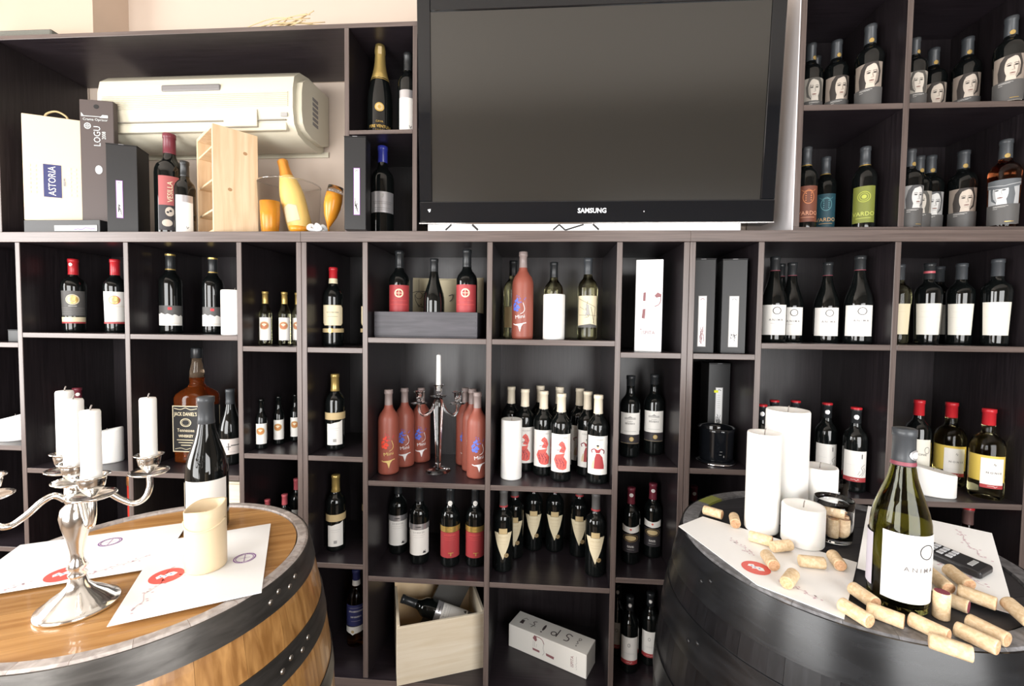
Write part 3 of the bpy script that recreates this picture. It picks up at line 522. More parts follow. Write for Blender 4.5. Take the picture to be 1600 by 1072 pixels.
bottle_kind('novas', WIDEB, whitewine, cap_red, 0.245, (), [('back_label', 0.060, 0.148, 0.104, paint('yell', (0.70, 0.52, 0.10)), []), ('front_label', 0, 0, 0, white, [(brick, rect(-0.014, 0.044, 0.040, 0.052)), (white, scribble(0.015, 0.046, 0.024, 0.005, 9, 0.0009, 5)), (paint('letter', (0.16, 0.15, 0.15)), text('N O N I E', 0.018, 0.092, 0.0090, 1, 0, 0.01) + curve2([(0.016, 0.118), (0.018, 0.124), (0.020, 0.116), (0.022, 0.122)], 0.0008)), (paint('lg', (0.62, 0.62, 0.62)), rect(-0.006, 0.030, 0.066, 0.0666))], rect(-0.014, 0.044, 0.040, 0.140))])
bottle_kind('novas_dark', BORD, darkg, cap_red, 0.245, (), [('front_label', 0.040, 0.165, 0.074, paint('ivory', (0.80, 0.77, 0.68)), [(brick, rect(-0.037, 0.037, 0.040, 0.052)), (greyl, text('NONIE', 0.008, 0.112, 0.010) + ring(0.024, 0.128, 0.008, 0.001, 14, 0.012))])])
bottle_kind('red_top_dark', BORD, amberg, paint('cap_brown', (0.11, 0.06, 0.055), 0.35), 0.242, (), []); KIND['red_top_dark'].append(KIND['swirl'][-1])
bottle_kind('pink_capsule', BORD, darkg, cap_pink, 0.240, (), [('front_label', 0.04, 0.14, 0.074, white, [])])
bottle_kind('sketch_white', BORD, palewine, cap_grey, 0.240, (), [('front_label', 0.044, 0.160, 0.080, cream, [(greyl, [[(-0.040, 0.044), (0.040, 0.044), (0.040, 0.052), (0.010, 0.058), (-0.040, 0.050)]]), (ink, pline([(-0.034, 0.150), (0.030, 0.118), (0.022, 0.060)], 0.0012) + pline([(-0.034, 0.090), (0.034, 0.088)], 0.001) + pline([(0.0, 0.140), (-0.006, 0.110), (0.004, 0.084), (-0.010, 0.080)], 0.0012) + pline([(0.012, 0.120), (0.026, 0.056)], 0.0014) + pline([(-0.030, 0.120), (-0.010, 0.108)], 0.001)), (midgrey, [[(-0.006, 0.132), (0.004, 0.126), (0.006, 0.104), (0.010, 0.088), (0.002, 0.092), (-0.010, 0.084), (-0.004, 0.104)]])])])
bottle_kind('olive_plain', BORD, palewine, cap_blk, 0.240, (), [('front_label', 0.040, 0.120, 0.074, tan, [])])
bottle_kind('cross_pale', BURG, darkg, cap_grey, 0.240, (), [('front_label', 0.044, 0.106, 0.100, paint('blush', (0.74, 0.66, 0.62)), [(greyl, rect(-0.012, 0.004, 0.074, 0.077) + rect(-0.0055, -0.0025, 0.062, 0.090) + rect(0.004, 0.044, 0.078, 0.082) + rect(-0.030, 0.020, 0.054, 0.0546))])])
bottle_kind('cava', CAVA, darkg, cap_gold, 0.190, [('gold_ring', 0.1835, 0.1865, gold)], [('emblem', 0, 0, 0, gold, [(tan, ell(0, 0.090, 0.0105)), (gold, ell(0, 0.090, 0.0055, 0.008, 4))], ell(0, 0.090, 0.0140)), ('gold_lettering', 0, 0, 0, gold, [], text('CAVA', 0, 0.046, 0.0085) + text('PERE VENTURA', 0.002, 0.031, 0.0125, 0.85, 0, 0.02) + text('* * * * *', 0.002, 0.019, 0.009)), ('wire_hood', 0, 0, 0, tan, [], rect(-0.005, 0.005, 0.266, 0.290))])
bottle_kind('blue_cap', BORD, darkg, cap_blue, 0.246, (), [('front_label', 0.078, 0.145, 0.086, silverp, [(greyl, rect(-0.034, 0.034, 0.112, 0.1128) + tiny(0, 0.1065, 0.060, 0.0035, 16) + rect(-0.026, 0.026, 0.092, 0.0928) + rect(-0.026, 0.026, 0.086, 0.0866)), (midgrey, [[(-0.006, 0.138), (0.006, 0.138), (0.005, 0.129), (0, 0.124), (-0.005, 0.129)]])])])
bottle_kind('red_collage', BORD, darkg, burg, 0.242, (), [('front_label', 0.020, 0.172, 0.050, paint('dull_red', (0.36, 0.09, 0.09)), [(cream, text('VESILLA', 0.004, 0.128, 0.017, 1.0, PI / 2)), (ink, rect(-0.025, 0.025, 0.020, 0.090)), (skin2, ell(0.002, 0.072, 0.010, 0.013) + ell(-0.004, 0.040, 0.012, 0.010)), (ink, ell(0.004, 0.074, 0.003) + ell(-0.002, 0.070, 0.003))])])
bottle_kind('silver_label', BORD, darkg, cap_blk, 0.238, (), [('front_label', 0.012, 0.158, 0.062, silverp, [(white, rect(-0.031, 0.031, 0.012, 0.130)), (ink, scribble(0.010, 0.030, 0.010, 0.008, 6, 0.0016, 2))])])
bottle_kind('dot_dark', BORD, darkg, burg, 0.240, (), [('front_label', 0.03, 0.14, 0.074, white, []), ('neck_seal', 0, 0, 0, white, [], ell(0.003, 0.272, 0.0065, 0.0075))])

W1, W2, W3 = WIDE; N1, N2, N3 = NARROW; BZ = 0.150; CT = 1.711
# lower shelving, from left to right
bottle('medal_dark', 117, 512, 0.115, W1, 0.280, 'red-capped wine bottle with grey label and round gold medallion')
bottle('medal_white', 182, 512, 0.150, W1, 0.284, 'red-capped wine bottle with white label and gold medallion beside upright')
bottle('dot_dark', 123, 700, 0.150, W2, 0.275, 'dark bottle with white neck seal hidden behind the tall white candles')
bottle('torn', 268, 515, 0.13, W1, 0.304, 'black-capped bottle with torn-edge white label, standing alone at the left')
bottle('torn', 334, 515, 0.16, W1, 0.295, 'black-capped bottle with torn-edge white label, next to a white pillar candle')
bottle('cross_pale', 361, 720, 0.135, W2, 0.286, 'small-necked dark bottle with pale pink cross label beside the large whiskey bottle')
for px, Y, w in ((415, 0.105, 'leftmost'), (445, 0.115, 'middle'), (466, 0.150, 'half-hidden third')): bottle('goat_white', px, 530, Y, N1, 0.197, w + ' of three small gold-capped white wine bottles', group='small white wine bottles')
for px, py, Y, w in ((409, 695, 0.092, 'leftmost'), (436, 690, 0.135, 'middle'), (462, 685, 0.185, 'half-hidden third')): bottle('goat_dark', px, py, Y, N2, 0.182, w + ' of three small dark bottles with white emblem labels', group='small dark bottles')
for px, Y, h, w in ((418, 0.10, 0.180, 'left'), (445, 0.11, 0.195, 'right')): bottle('pink_capsule', px, 800, Y, N3, h, w + ' pink-capped bottle peeping over the oak barrel', group='pink-capped bottles')
bottle('pink_capsule', 464, 800, 0.21, N3, 0.22, 'dark red-capped bottle at the back behind the pink-capped pair')
bottle('octagon', 521, 535, 0.12, N1, 0.288, 'red-capped bottle with large cream eight-sided label and cream neck band')
bottle('octagon', 577, 535, 0.20, N1, 0.288, 'bottle with cream label almost wholly behind the upright, top row', x=-0.665)
bottle('gold_band', 524, 695, 0.098, N2, 0.276, 'gold-capped bottle with tan band and white label, upper of two')
bottle('gold_band', 525, 850, 0.107, N3, 0.278, 'gold-capped bottle with tan band and white label, lower of two')
bottle('gold_band', 570, 850, 0.20, N3, 0.278, 'gold-capped bottle mostly hidden behind the upright, lower row', x=-0.662)
bottle('gold_band', 570, 690, 0.22, N2, 0.276, 'gold-banded bottle mostly hidden behind the upright, middle row', x=-0.66)
bottle('brandy', 557, 1000, 0.172, BZ, 0.293, 'amber brandy bottle with dark blue label near the floor', name='brandy_bottle', cat='brandy bottle')
# tray bottles
TZ = W1 + 0.010
bottle('red_cross', 624, 500, 0.125, TZ, 0.303, 'left of two red-label bottles standing in the grey wooden tray')
bottle('plain_burgundy', 678, 500, 0.115, TZ, 0.274, 'sloping-shouldered black bottle between two red-label bottles in the tray')
bottle('red_cross', 729, 500, 0.125, TZ, 0.308, 'right of two red-label bottles standing in the grey wooden tray', rz=-0.12)
# frosted pink bottles
for k, px, py, Y, h, lab in (('pink_red', 607, 735, 0.115, 0.304, 'frosted pink bottle with red print, outermost at the left of the glass candelabra'), ('pink_blue', 632, 727, 0.183, 0.298, 'frosted pink bottle with blue print, second from the left'), ('pink_blue', 658, 720, 0.245, 0.291, 'frosted pink bottle with blue print just left of the candelabra stem'),
                             ('pink_blue', 727, 727, 0.225, 0.297, 'rearmost frosted pink bottle right of the candelabra'), ('pink_gold', 737, 733, 0.160, 0.304, 'frosted pink bottle with gold print, middle of the right-hand three'), ('pink_blue', 745, 745, 0.088, 0.303, 'front frosted pink bottle right of the candelabra, against the upright')):
    bottle(k, px, py, Y, W2, h, lab, group='frosted pink bottles', rz=0.15 if px > 700 else 0)
bottle('two_tone_white', 622, 862, 0.182, W3, 0.285, 'shadowed bottle with silver band and grey-white label, at the back')
bottle('two_tone_white', 655, 878, 0.119, W3, 0.285, 'bottle with silver band and bright white label, in front')
bottle('two_tone_red', 703, 880, 0.112, W3, 0.283, 'left of two bottles with red labels and gold bands')
bottle('two_tone_red', 742, 880, 0.120, W3, 0.283, 'right of two bottles with red labels and gold bands')
bottle('pink_blue', 816, 525, 0.075, W1, 0.302, 'frosted pink bottle with silver print on the top middle shelf', rz=-0.3)
bottle('olive_plain', 801, 525, 0.19, W1, 0.288, 'dark olive bottle half hidden behind the single frosted pink bottle')
bottle('olive_plain', 864, 525, 0.17, W1, 0.280, 'black-capped olive bottle behind the white pillar candle, top middle shelf')
bottle('sketch_white', 917, 525, 0.12, W1, 0.287, 'pale white wine bottle with a pen-sketch cream label')
for k, px, py, Y, lab in (('flamenco', 798, 735, 0.235, 'dancer-label bottle hidden behind the white candle'), ('flamenco', 821, 733, 0.178, 'ruffled red dancer label bottle, third and rearmost of the diagonal row'), ('flamenco', 847, 740, 0.142, 'ruffled red dancer label bottle, middle of the diagonal row'), ('flamenco', 873.5, 748, 0.094, 'ruffled red dancer label bottle, front of the diagonal row'),
                          ('flamenco', 849, 725, 0.275, 'cream-capped bottle whose cap alone shows behind the middle dancer-label bottle'), ('flamenco', 875, 728, 0.250, 'cream-capped bottle whose cap alone shows behind the front dancer-label bottle'),
                          ('gown', 897, 730, 0.227, 'red gown lady label bottle, rear of three'), ('gown', 917, 741, 0.152, 'red gown lady label bottle, middle of three'), ('gown', 936, 750, 0.089, 'red gown lady label bottle, front of three')):
    bottle(k, px, py, Y, W2, 0.305, lab, group='cream-capped bottles with dancer labels')
for px, py, Y, lab in ((784, 890, 0.096, 'arrow-label bottle at the front left'), (803, 870, 0.190, 'arrow-label bottle second from the left'), (833, 855, 0.255, 'left of two arrow-label bottles standing at the back'), (866, 855, 0.255, 'right of two arrow-label bottles standing at the back'), (904, 868, 0.223, 'arrow-label bottle second from the right'), (929, 897, 0.095, 'arrow-label bottle at the front right')):
    bottle('arrow', px, py, Y, W3, 0.290, lab + ', pointed cream label', group='arrow-label bottles')
bottle('estate', 983, 710, 0.128, N2, 0.288, 'left of two bottles with cream manor-house labels')
bottle('estate', 1020, 706, 0.168, N2, 0.290, 'right of two bottles with cream manor-house labels')
bottle('rose_oval', 984, 877, 0.117, N3, 0.268, 'left dark bottle with white collar label and gold oval')
bottle('rose_oval', 1018, 862, 0.195, N3, 0.268, 'right dark bottle with white collar label, further back')
bottle('oval_white', 982, 1048, 0.128, BZ, 0.270, 'front bottle with white oval-print label and red strip near the floor')
bottle('oval_white', 1014, 1030, 0.196, BZ, 0.262, 'rear bottle with white oval-print label and red strip near the floor')
bottle('oval_white', 968, 1025, 0.205, BZ, 0.270, 'shadowed bottle at the back left of the lowest narrow shelf', x=0.302)
for px, Y, h, lab in ((1207, 0.110, 0.292, 'front circle-label bottle at the left end beside the upright'), (1216, 0.280, 0.292, 'circle-label bottle tucked behind the leftmost one'), (1234, 0.165, 0.280, 'third circle-label bottle from the left, slightly lower'), (1289, 0.130, 0.276, 'circle-label bottle standing in the middle of its shelf'), (1339, 0.115, 0.292, 'circle-label bottle at the right of its shelf'), (1322, 0.24, 0.285, 'dark bottle behind the right-hand circle-label bottle')):
    bottle('anima', px, 530, Y, W1, h, lab, group='circle-label bottles')
for px, py, Y, lab in ((1187, 745, 0.10, 'red-topped dark bottle at the far left by the upright'), (1206, 740, 0.20, 'red-topped dark bottle behind the tallest pillar candle, left'), (1239, 740, 0.20, 'red-topped dark bottle just above the tallest pillar candle'), (1288, 750, 0.165, 'white-label bottle with grey swirls beside the tallest pillar candle'), (1333, 758, 0.119, 'white-label bottle with grey swirls and red strip, rightmost of its shelf')):
    bottle('swirl', px, py, Y, W2, 0.280, lab, group='red-topped bottles with swirl labels')
bottle('cream_flare_pale', 1409, 530, 0.14, W1, 0.272, 'pale wine bottle with cream label beside the upright at the right')
bottle('cream_flare_pink', 1438, 530, 0.12, W1, 0.272, 'bottle with pink band round its cap and cream label')
bottle('cream_flare', 1462, 530, 0.22, W1, 0.275, 'dark bottle at the back between two cream-label bottles')
bottle('cream_flare', 1497, 530, 0.125, W1, 0.273, 'cream-label bottle second from the right on its shelf')
bottle('cream_flare', 1553, 530, 0.090, W1, 0.280, 'rightmost cream-label bottle on its shelf')
bottle('novas_dark', 1431, 740, 0.175, W2, 0.298, 'dark red-capped bottle behind the oval white candle')
bottle('novas', 1481, 755, 0.180, W2, 0.291, 'left of two yellow white-wine bottles with red caps', rz=-0.1)
bottle('novas', 1539, 768, 0.107, W2, 0.290, 'right of two yellow white-wine bottles with red caps', rz=-0.1)
bottle('red_top_dark', 1507, 900, 0.10, W3, 0.286, 'amber bottle with red-topped brown cap behind the paper at right')
bottle('dot_dark', 1078, 860, 0.15, N3, 0.27, 'dark bottle with white seal behind the black barrel edge', x=0.555)
# upper right cabinet
ZB, ZT = 1.729, 2.117
for k, px, py, Y, z, h, rz, lab in (('portrait_man', 1265, 150, 0.20, ZT, 0.285, 0.5, 'pale man-portrait label bottle half behind the white panel, upper shelf'), ('portrait_man', 1276, 150, 0.27, ZT, 0.285, 0.4, 'second man-portrait label bottle just behind the first, upper shelf'), ('portrait_warm', 1301, 150, 0.205, ZT, 0.292, 0.2, 'smaller-looking woman-portrait label bottle, upper left compartment'), ('portrait_warm', 1356, 150, 0.125, ZT, 0.296, -0.1, 'front woman-portrait label bottle, upper left compartment'),
                                   ('portrait_man', 1426, 150, 0.145, ZT, 0.26, 0.5, 'man-portrait label bottle half hidden by the divider, upper right compartment'), ('portrait_warm', 1456, 150, 0.255, ZT, 0.290, 0.1, 'rear woman-portrait label bottle, upper right compartment'), ('portrait_warm', 1508, 150, 0.195, ZT, 0.288, 0.0, 'middle woman-portrait label bottle, upper right compartment'), ('portrait_warm', 1574, 150, 0.105, ZT, 0.285, -0.1, 'front woman-portrait label bottle at the far right, upper compartment'),
                                   ('vardo_rust', 1257, 340, 0.11, ZB, 0.28, 0.2, 'bottle with rust-red printed label'), ('vardo_blue', 1287, 340, 0.205, ZB, 0.282, 0.1, 'bottle with dark teal printed label'), ('vardo_green', 1348, 340, 0.125, ZB, 0.285, -0.05, 'bottle with lime green sun label'),
                                   ('portrait_cool', 1418, 340, 0.115, ZB, 0.27, 0.4, 'grey portrait-label bottle nearest the divider, lower right compartment'), ('portrait_man', 1432, 340, 0.19, ZB, 0.275, 0.3, 'second portrait-label bottle from the divider, lower right compartment'), ('portrait_cool', 1450, 340, 0.235, ZB, 0.293, 0.1, 'grey woman-portrait bottle at the back, lower right compartment'), ('portrait_warm', 1501, 340, 0.185, ZB, 0.290, 0.0, 'brown-toned woman-portrait bottle beside the rose bottle'), ('portrait_hat', 1566, 340, 0.105, ZB, 0.286, -0.1, 'amber rose bottle with hatted face label')):
    bottle(k, px, py, Y, z, h, lab, rz=rz)
# upper left cabinet
bottle('cava', 594, 190, 0.13, 2.063, 0.338, 'black sparkling wine bottle with gold foil neck', name='sparkling_wine_bottle', cat='wine bottle')
bottle('blue_cap', 598, 350, 0.13, CT, 0.332, 'tall bottle with blue cap and silver-grey label')
bottle('silver_label', 650, 190, 0.12, 2.063, 0.30, 'bottle with white label cut off by the television edge', x=-0.494)
bottle('red_collage', 267, 350, 0.14, CT, 0.395, 'tall bottle with burgundy cap and red picture label')
bottle('silver_label', 290, 350, 0.085, CT, 0.272, 'small dark bottle with plain silver-white label beside the pine crate')
settle()

# ------------------------------------------------------------------ candles
def pillar(px, py, Y, z, r, h, label, m=wax, name='pillar_candle', x=None, group=None, wick=True):
    xx = at(px, py, Y=Y).x if x is None else x
    e = empty(name, (xx, Y, z + 0.0003), 0, label, 'candle', group)
    part('wax_body', MB().lathe([(0, 0), (r * 0.96, 0), (r, 0.003), (r, h - 0.004), (r * 0.965, h), (r * 0.86, h - 0.0005), (r * 0.6, h - 0.004), (0.004, h - 0.006), (0, h - 0.006)], 36), m, e)
    if wick: part('wick', MB().tube([(0, 0, h - 0.008), (0.001, 0, h + 0.004), (0.003, 0.001, h + 0.009)], 0.0012, 6), wick_m, e)
    return e
def oval_candle(px, py, Y, z, rx, ry, h0, h1, rz, label, x=None):
    e = empty('oval_candle', (at(px, py, Y=Y).x if x is None else x, Y, z + 0.0003), rz, label, 'candle'); n = 36; mb = MB(); vs = []
    for k, (s, t) in enumerate(((0.96, 0), (1, 0.04), (1, 0.95), (0.96, 1.0), (0.80, 0.995))):
        for i in range(n):
            a = 2 * PI * i / n; c, sn = math.cos(a), math.sin(a); hh = (h0 + (h1 - h0) * (c * 0.5 + 0.5)); vs.append((rx * s * c, ry * s * sn, hh * t))
    fs = [(k * n + i, k * n + (i + 1) % n, (k + 1) * n + (i + 1) % n, (k + 1) * n + i) for k in range(4) for i in range(n)] + [tuple(range(n))[::-1], tuple(4 * n + i for i in range(n))]
    mb.add(vs, fs, 0, True); part('wax_body', mb, wax, e); part('wick', MB().tube([(0, 0, (h0 + h1) / 2 - 0.004), (0.001, 0, (h0 + h1) / 2 + 0.007)], 0.0011, 6), wick_m, e)
pillar(362, 515, 0.050, W1, 0.042, 0.160, 'white pillar candle beside the upright, right of two torn-label bottles', x=-1.106)
pillar(865, 525, 0.070, W1, 0.0375, 0.155, 'white pillar candle in front of the olive bottle, top middle shelf')
pillar(798.5, 745, 0.088, W2, 0.0375, 0.210, 'tall white pillar candle at the left of the dancer-label bottles')
oval_candle(168, 715, 0.10, W2, 0.052, 0.036, 0.112, 0.132, 0.35, 'slant-topped white oval candle behind the silver candelabra')
oval_candle(19, 685, 0.085, N2, 0.060, 0.045, 0.075, 0.105, 0.3, 'large pale oval candle cut off at the left edge', x=-2.024)
oval_candle(1457, 765, 0.065, W2, 0.058, 0.032, 0.094, 0.074, -0.5, 'low white oval candle in front of the yellow wine bottles')

# ------------------------------------------------------------------ boxes
def flat_print(name, layers, parent, loc, rot):
    o = obj(name, print_mesh(name, layers), parent); o.location = loc; o.rotation_euler = rot; return o
def strip_layers(w, h, seed, border, tint):
    r = random.Random(seed); L = [(border, rect(-w / 2 - 0.002, w / 2 + 0.002, -h / 2 - 0.002, h / 2 + 0.002), 0.0004), (paper, rect(-w / 2, w / 2, -h / 2, h / 2), 0.0007)]
    sk = sum([curve2([(w * r.uniform(-0.38, 0.38), h * r.uniform(-0.48, -0.1)) for _ in range(3)], 0.0011, 3) for _ in range(7)], []) + ring(0, -h * 0.30, w * 0.3, 0.001, 14) + curve2([(-w * 0.3, h * 0.43), (0, h * 0.46), (w * 0.3, h * 0.43)], 0.0018, 4)
    return L + [(tint, sk, 0.0010), (midgrey, sum([rect(-w * 0.3, w * 0.2, h * (0.02 + 0.05 * i), h * (0.02 + 0.05 * i) + 0.0008) for i in range(7)], []), 0.0010)]
def gift_box(x, y, z, w, d, h, rz, label, sx=0.0, sz=None, sw=0.017, sh=0.10, border=purple, tint=ink, strip=True, sticker=None, name='gift_box'):
    """black gift box with a lid line and a printed window strip on its front; x, y is the centre of its base"""
    e = empty(name, (x, y, z + 0.0003), rz, label, 'box')
    part('box_body', MB().bbox(-w / 2, w / 2, -d / 2, d / 2, 0, h - 0.003, 0.0012), gift_black, e)
    part('lid', MB().bbox(-w / 2 - 0.0006, w / 2 + 0.0006, -d / 2 - 0.0006, d / 2 + 0.0006, h - 0.003, h, 0.0008), [gift_black], e)
    part('magnet_tab', MB().box(-0.008, 0.008, -d / 2 - 0.0016, -d / 2 - 0.0007, h - 0.0022, h - 0.0008), gift_edge, e)
    if strip: flat_print('printed_strip', strip_layers(sw, sh, int(x * 1000), border, tint), e, (sx, -d / 2 - 0.0004, sz or h * 0.36), (0, 0, 0))
    if sticker: part('sticker', MB().box(sticker[0], sticker[0] + 0.014, -d / 2 - 0.0022, -d / 2 - 0.0014, sticker[1], sticker[1] + 0.009), yellow, e)
    return e
def corner_box(pl, pr, py, Y, z, d, h, rz, label, **k):
    a = at(pl, py, Y=Y); b = at(pr, py, Y=Y); w = (b - a).length / max(math.cos(rz), 0.3); cx = (a.x + b.x) / 2; c = Vector((cx, Y, 0)) + Matrix.Rotation(rz, 3, 'Z') @ Vector((0, d / 2, 0))
    return gift_box(c.x, c.y, z, w, d, h, rz, label, **k)
# upper left cabinet
fb = empty('gift_box', (-1.745, 0.13, CT + 0.0003), 0, 'flat black gift box lying under the pale wooden wine case', 'box')
part('box_body', MB().bbox(-0.160, 0.139, -0.09, 0.09, 0, 0.052, 0.0012), gift_black, fb)
flat_print('printed_strip', [(black, rect(-0.070, 0.100, -0.012, 0.012), 0.0004), (paper, rect(-0.068, 0.098, -0.010, 0.010), 0.0007), (lilac, rect(-0.064, 0.094, -0.007, 0.007), 0.0010), (ink, scribble(0.05, -0.002, 0.08, 0.008, 12, 0.0016, 4), 0.0013)], fb, (0.03, -0.0905, 0.022), (0, 0, 0))
ab = empty('wine_case', (-1.838, 0.115, CT + 0.0527), 0.42, 'pale wooden wine case with rope handle and dark blue name plate', 'wine case')
part('case_front', MB().bbox(-0.088, 0.088, -0.046, -0.004, 0, 0.385, 0.002), paint('pale_card', (0.72, 0.58, 0.42)), ab)
part('case_back', MB().bbox(-0.088, 0.088, -0.003, 0.046, 0, 0.385, 0.002), streak('case_side', (0.10, 0.07, 0.06), (0.16, 0.11, 0.10), (20, 20, 2), 3, 0.5), ab)
part('handle', MB().tube(spline([(-0.035, -0.02, 0.383), (-0.028, -0.02, 0.402), (0, -0.02, 0.415), (0.028, -0.02, 0.402), (0.035, -0.02, 0.383)], 5), 0.0035, 8), tan, ab)
part('clasp', MB().bbox(0.0882, 0.0912, -0.014, 0.006, 0.325, 0.345, 0.0008), gold, ab)
flat_print('name_plate', [(navy, rect(-0.026, 0.026, -0.060, 0.060), 0.0004), (white, text('ASTORIA', 0.0, 0, 0.031, 0.85, PI / 2), 0.0008), (paint('faint', (0.72, 0.62, 0.47)), sum([rect(x, x + 0.010, -0.05 + 0.016 * i, -0.042 + 0.016 * i) for x in (-0.072, -0.056, 0.044, 0.060) for i in range(7)], []), 0.0004), (midgrey, tiny(0.034, 0, 0.004, 0.03, 1), 0.0004)], ab, (-0.004, -0.0465, 0.150), (0, 0, 0))
tb = empty('gift_box', (-1.668, 0.105, CT + 0.0527), 0.22, 'very tall dark brown gift box with white lettering behind the other boxes', 'box')
part('box_body', MB().bbox(-0.056, 0.056, -0.012, 0.012, 0, 0.452, 0.0015), paint('brown_card', (0.075, 0.058, 0.055), 0.5), tb)
tw = paint('print_white', (0.62, 0.66, 0.66)); part('finger_hole', MB().prism([(0.009 * math.cos(a * PI / 8), 0.428 + 0.008 * math.sin(a * PI / 8)) for a in range(16)], -0.0126, -0.0122, 'y'), black, tb)
flat_print('lettering', [(tw, [[(-0.050, 0.452), (-0.044, 0.444), (-0.040, 0.438), (-0.050, 0.438)], [(-0.046, 0.4385), (0.020, 0.4385), (0.020, 0.4405), (-0.046, 0.4405)], [(0.010, 0.436), (0.038, 0.436), (0.038, 0.446), (0.020, 0.447)]] + text('Crama Oprisor', -0.004, 0.428, 0.0125, 1.05) + ring(-0.030, 0.404, 0.0115, 0.003, 20) + ring(-0.030, 0.404, 0.006, 0.0014, 14) + rect(-0.037, -0.023, 0.4033, 0.4047) + rect(-0.0307, -0.0293, 0.397, 0.411) + text('LOGU', 0.002, 0.368, 0.032, 0.85, PI / 2) + text('2008', 0.024, 0.372, 0.018, 0.8, PI / 2) + ell(0.004, 0.245, 0.012, 0.016), 0.0006)], tb, (0, -0.0123, -0.048), (0, 0, 0))
corner_box(173, 209, 300, 0.045, CT, 0.085, 0.322, 0.34, 'black gift box with white strip in front of the very tall brown box', sx=-0.008, sz=0.125, sh=0.130)
corner_box(538.5, 571, 300, -0.026, CT, 0.052, 0.306, 0.09, 'black gift box with white strip beside the cabinet divider', sx=0.006, sz=0.125, sh=0.150)
# boxes in the lower shelving
wb = empty('wine_carton', (at(1012, 540, Y=0.10).x, 0.105, N1 + 0.0003), -0.20, 'white upright wine carton with reddish letter-shaped drawing', 'carton')
part('carton_body', MB().bbox(-0.044, 0.044, -0.044, 0.044, 0, 0.312, 0.0012), paper, wb)
pd = paint('print_maroon', (0.26, 0.11, 0.12))
p_art = [[(-0.018, 0.200), (-0.010, 0.202), (-0.011, 0.172), (-0.019, 0.172)], [(-0.019, 0.144), (-0.010, 0.146), (-0.012, 0.112), (-0.022, 0.114)], [(0.018, 0.190), (0.028, 0.201), (0.041, 0.194), (0.038, 0.186), (0.024, 0.183)]] + curve2([(0.038, 0.190), (0.038, 0.172), (0.032, 0.160), (0.020, 0.154)], 0.0028)
p_thin = pline([(-0.006, 0.199), (0.018, 0.199)], 0.0012) + pline([(-0.006, 0.193), (0.016, 0.193)], 0.0012) + curve2([(-0.024, 0.160), (-0.012, 0.153), (0.004, 0.157), (0.020, 0.154)], 0.0014) + pline([(-0.004, 0.186), (0.010, 0.184)], 0.001)
flat_print('print', [(pd, p_art, 0.0004), (midgrey, p_thin, 0.0004), (pd, text('ISPITA', 0.0, 0.064, 0.017, 0.95) + rect(-0.026, -0.022, 0.074, 0.077), 0.0004), (midgrey, scribble(0, 0.048, 0.058, 0.006, 16, 0.0008, 8), 0.0004)], wb, (0, -0.0443, 0), (0, 0, 0))
gift_box(0.537, 0.080, N1, 0.076, 0.080, 0.312, -0.20, 'black gift box with white strip, left of two on the narrow shelf', sz=0.105, sh=0.165, sw=0.022, border=midgrey, tint=wine)
gift_box(0.636, 0.080, N1, 0.076, 0.080, 0.312, -0.14, 'black gift box with white strip, right of two on the narrow shelf', sz=0.105, sh=0.165, sw=0.026, border=midgrey)
gift_box(0.640, 0.205, N2, 0.076, 0.080, 0.335, 0.0, 'black gift box with yellow sticker standing behind the ice bucket', sz=0.170, sh=0.150, sw=0.022, border=midgrey, sticker=(-0.018, 0.228))
# black glossy ice bucket
ib = empty('ice_bucket', (at(1118, 715, Y=0.085).x, 0.085, N2 + 0.0003), 0, 'glossy black ice bucket with flared chrome-edged foot', 'ice bucket')
part('bucket_wall', MB().lathe([(0.0, 0.012), (0.052, 0.010), (0.054, 0.02), (0.056, 0.110), (0.060, 0.122), (0.058, 0.122), (0.053, 0.110), (0.050, 0.02), (0.0, 0.018)], 36), tv_gloss, ib)
part('foot', MB().lathe([(0, 0), (0.060, 0), (0.062, 0.004), (0.056, 0.011), (0, 0.011)], 36), tv_gloss, ib); part('chrome_edge', MB().lathe([(0.0605, 0.0005), (0.0632, 0.0015), (0.0632, 0.0055), (0.0605, 0.0065)], 36), chrome, ib)
flat_print('lettering', [(midgrey, rect(-0.008, 0.0, 0.048, 0.0492) + rect(-0.010, -0.002, 0.038, 0.039) + rect(0.004, 0.006, 0.030, 0.036), 0.0005)], ib, (0, -0.0548, 0), (0, 0, 0))
# long white carton lying on the lowest shelf
lc = empty('wine_carton', (0.050, 0.170, BZ + 0.0003), -0.46, 'long white wine carton with picture lettering lying on the lowest shelf', 'carton')
part('carton_body', MB().bbox(-0.160, 0.160, -0.046, 0.046, 0, 0.088, 0.0015), paint('carton_white', (0.80, 0.78, 0.73)), lc)
rotp = lambda polys, sc, ox, oz: [[(ox + (z - 0.157) * sc * -1, oz + x * sc) for x, z in p] for p in polys]
flat_print('print', [(pd, rotp(p_art, 1.0, -0.01, 0.044), 0.0004), (midgrey, rotp(p_thin, 1.0, -0.01, 0.044), 0.0004), (pd, text('ISPITA', 0.106, 0.044, 0.016, 0.95, PI / 2), 0.0004), (midgrey, scribble(0, 0, 0.05, 0.004, 12, 0.0008, 8) and [[(0.122 + z, 0.044 + x) for x, z in p] for p in scribble(0, 0, 0.05, 0.004, 12, 0.0008, 8)], 0.0004)], lc, (0, -0.0463, 0), (0, 0, 0))
g = paint('print_dark', (0.07, 0.055, 0.055))
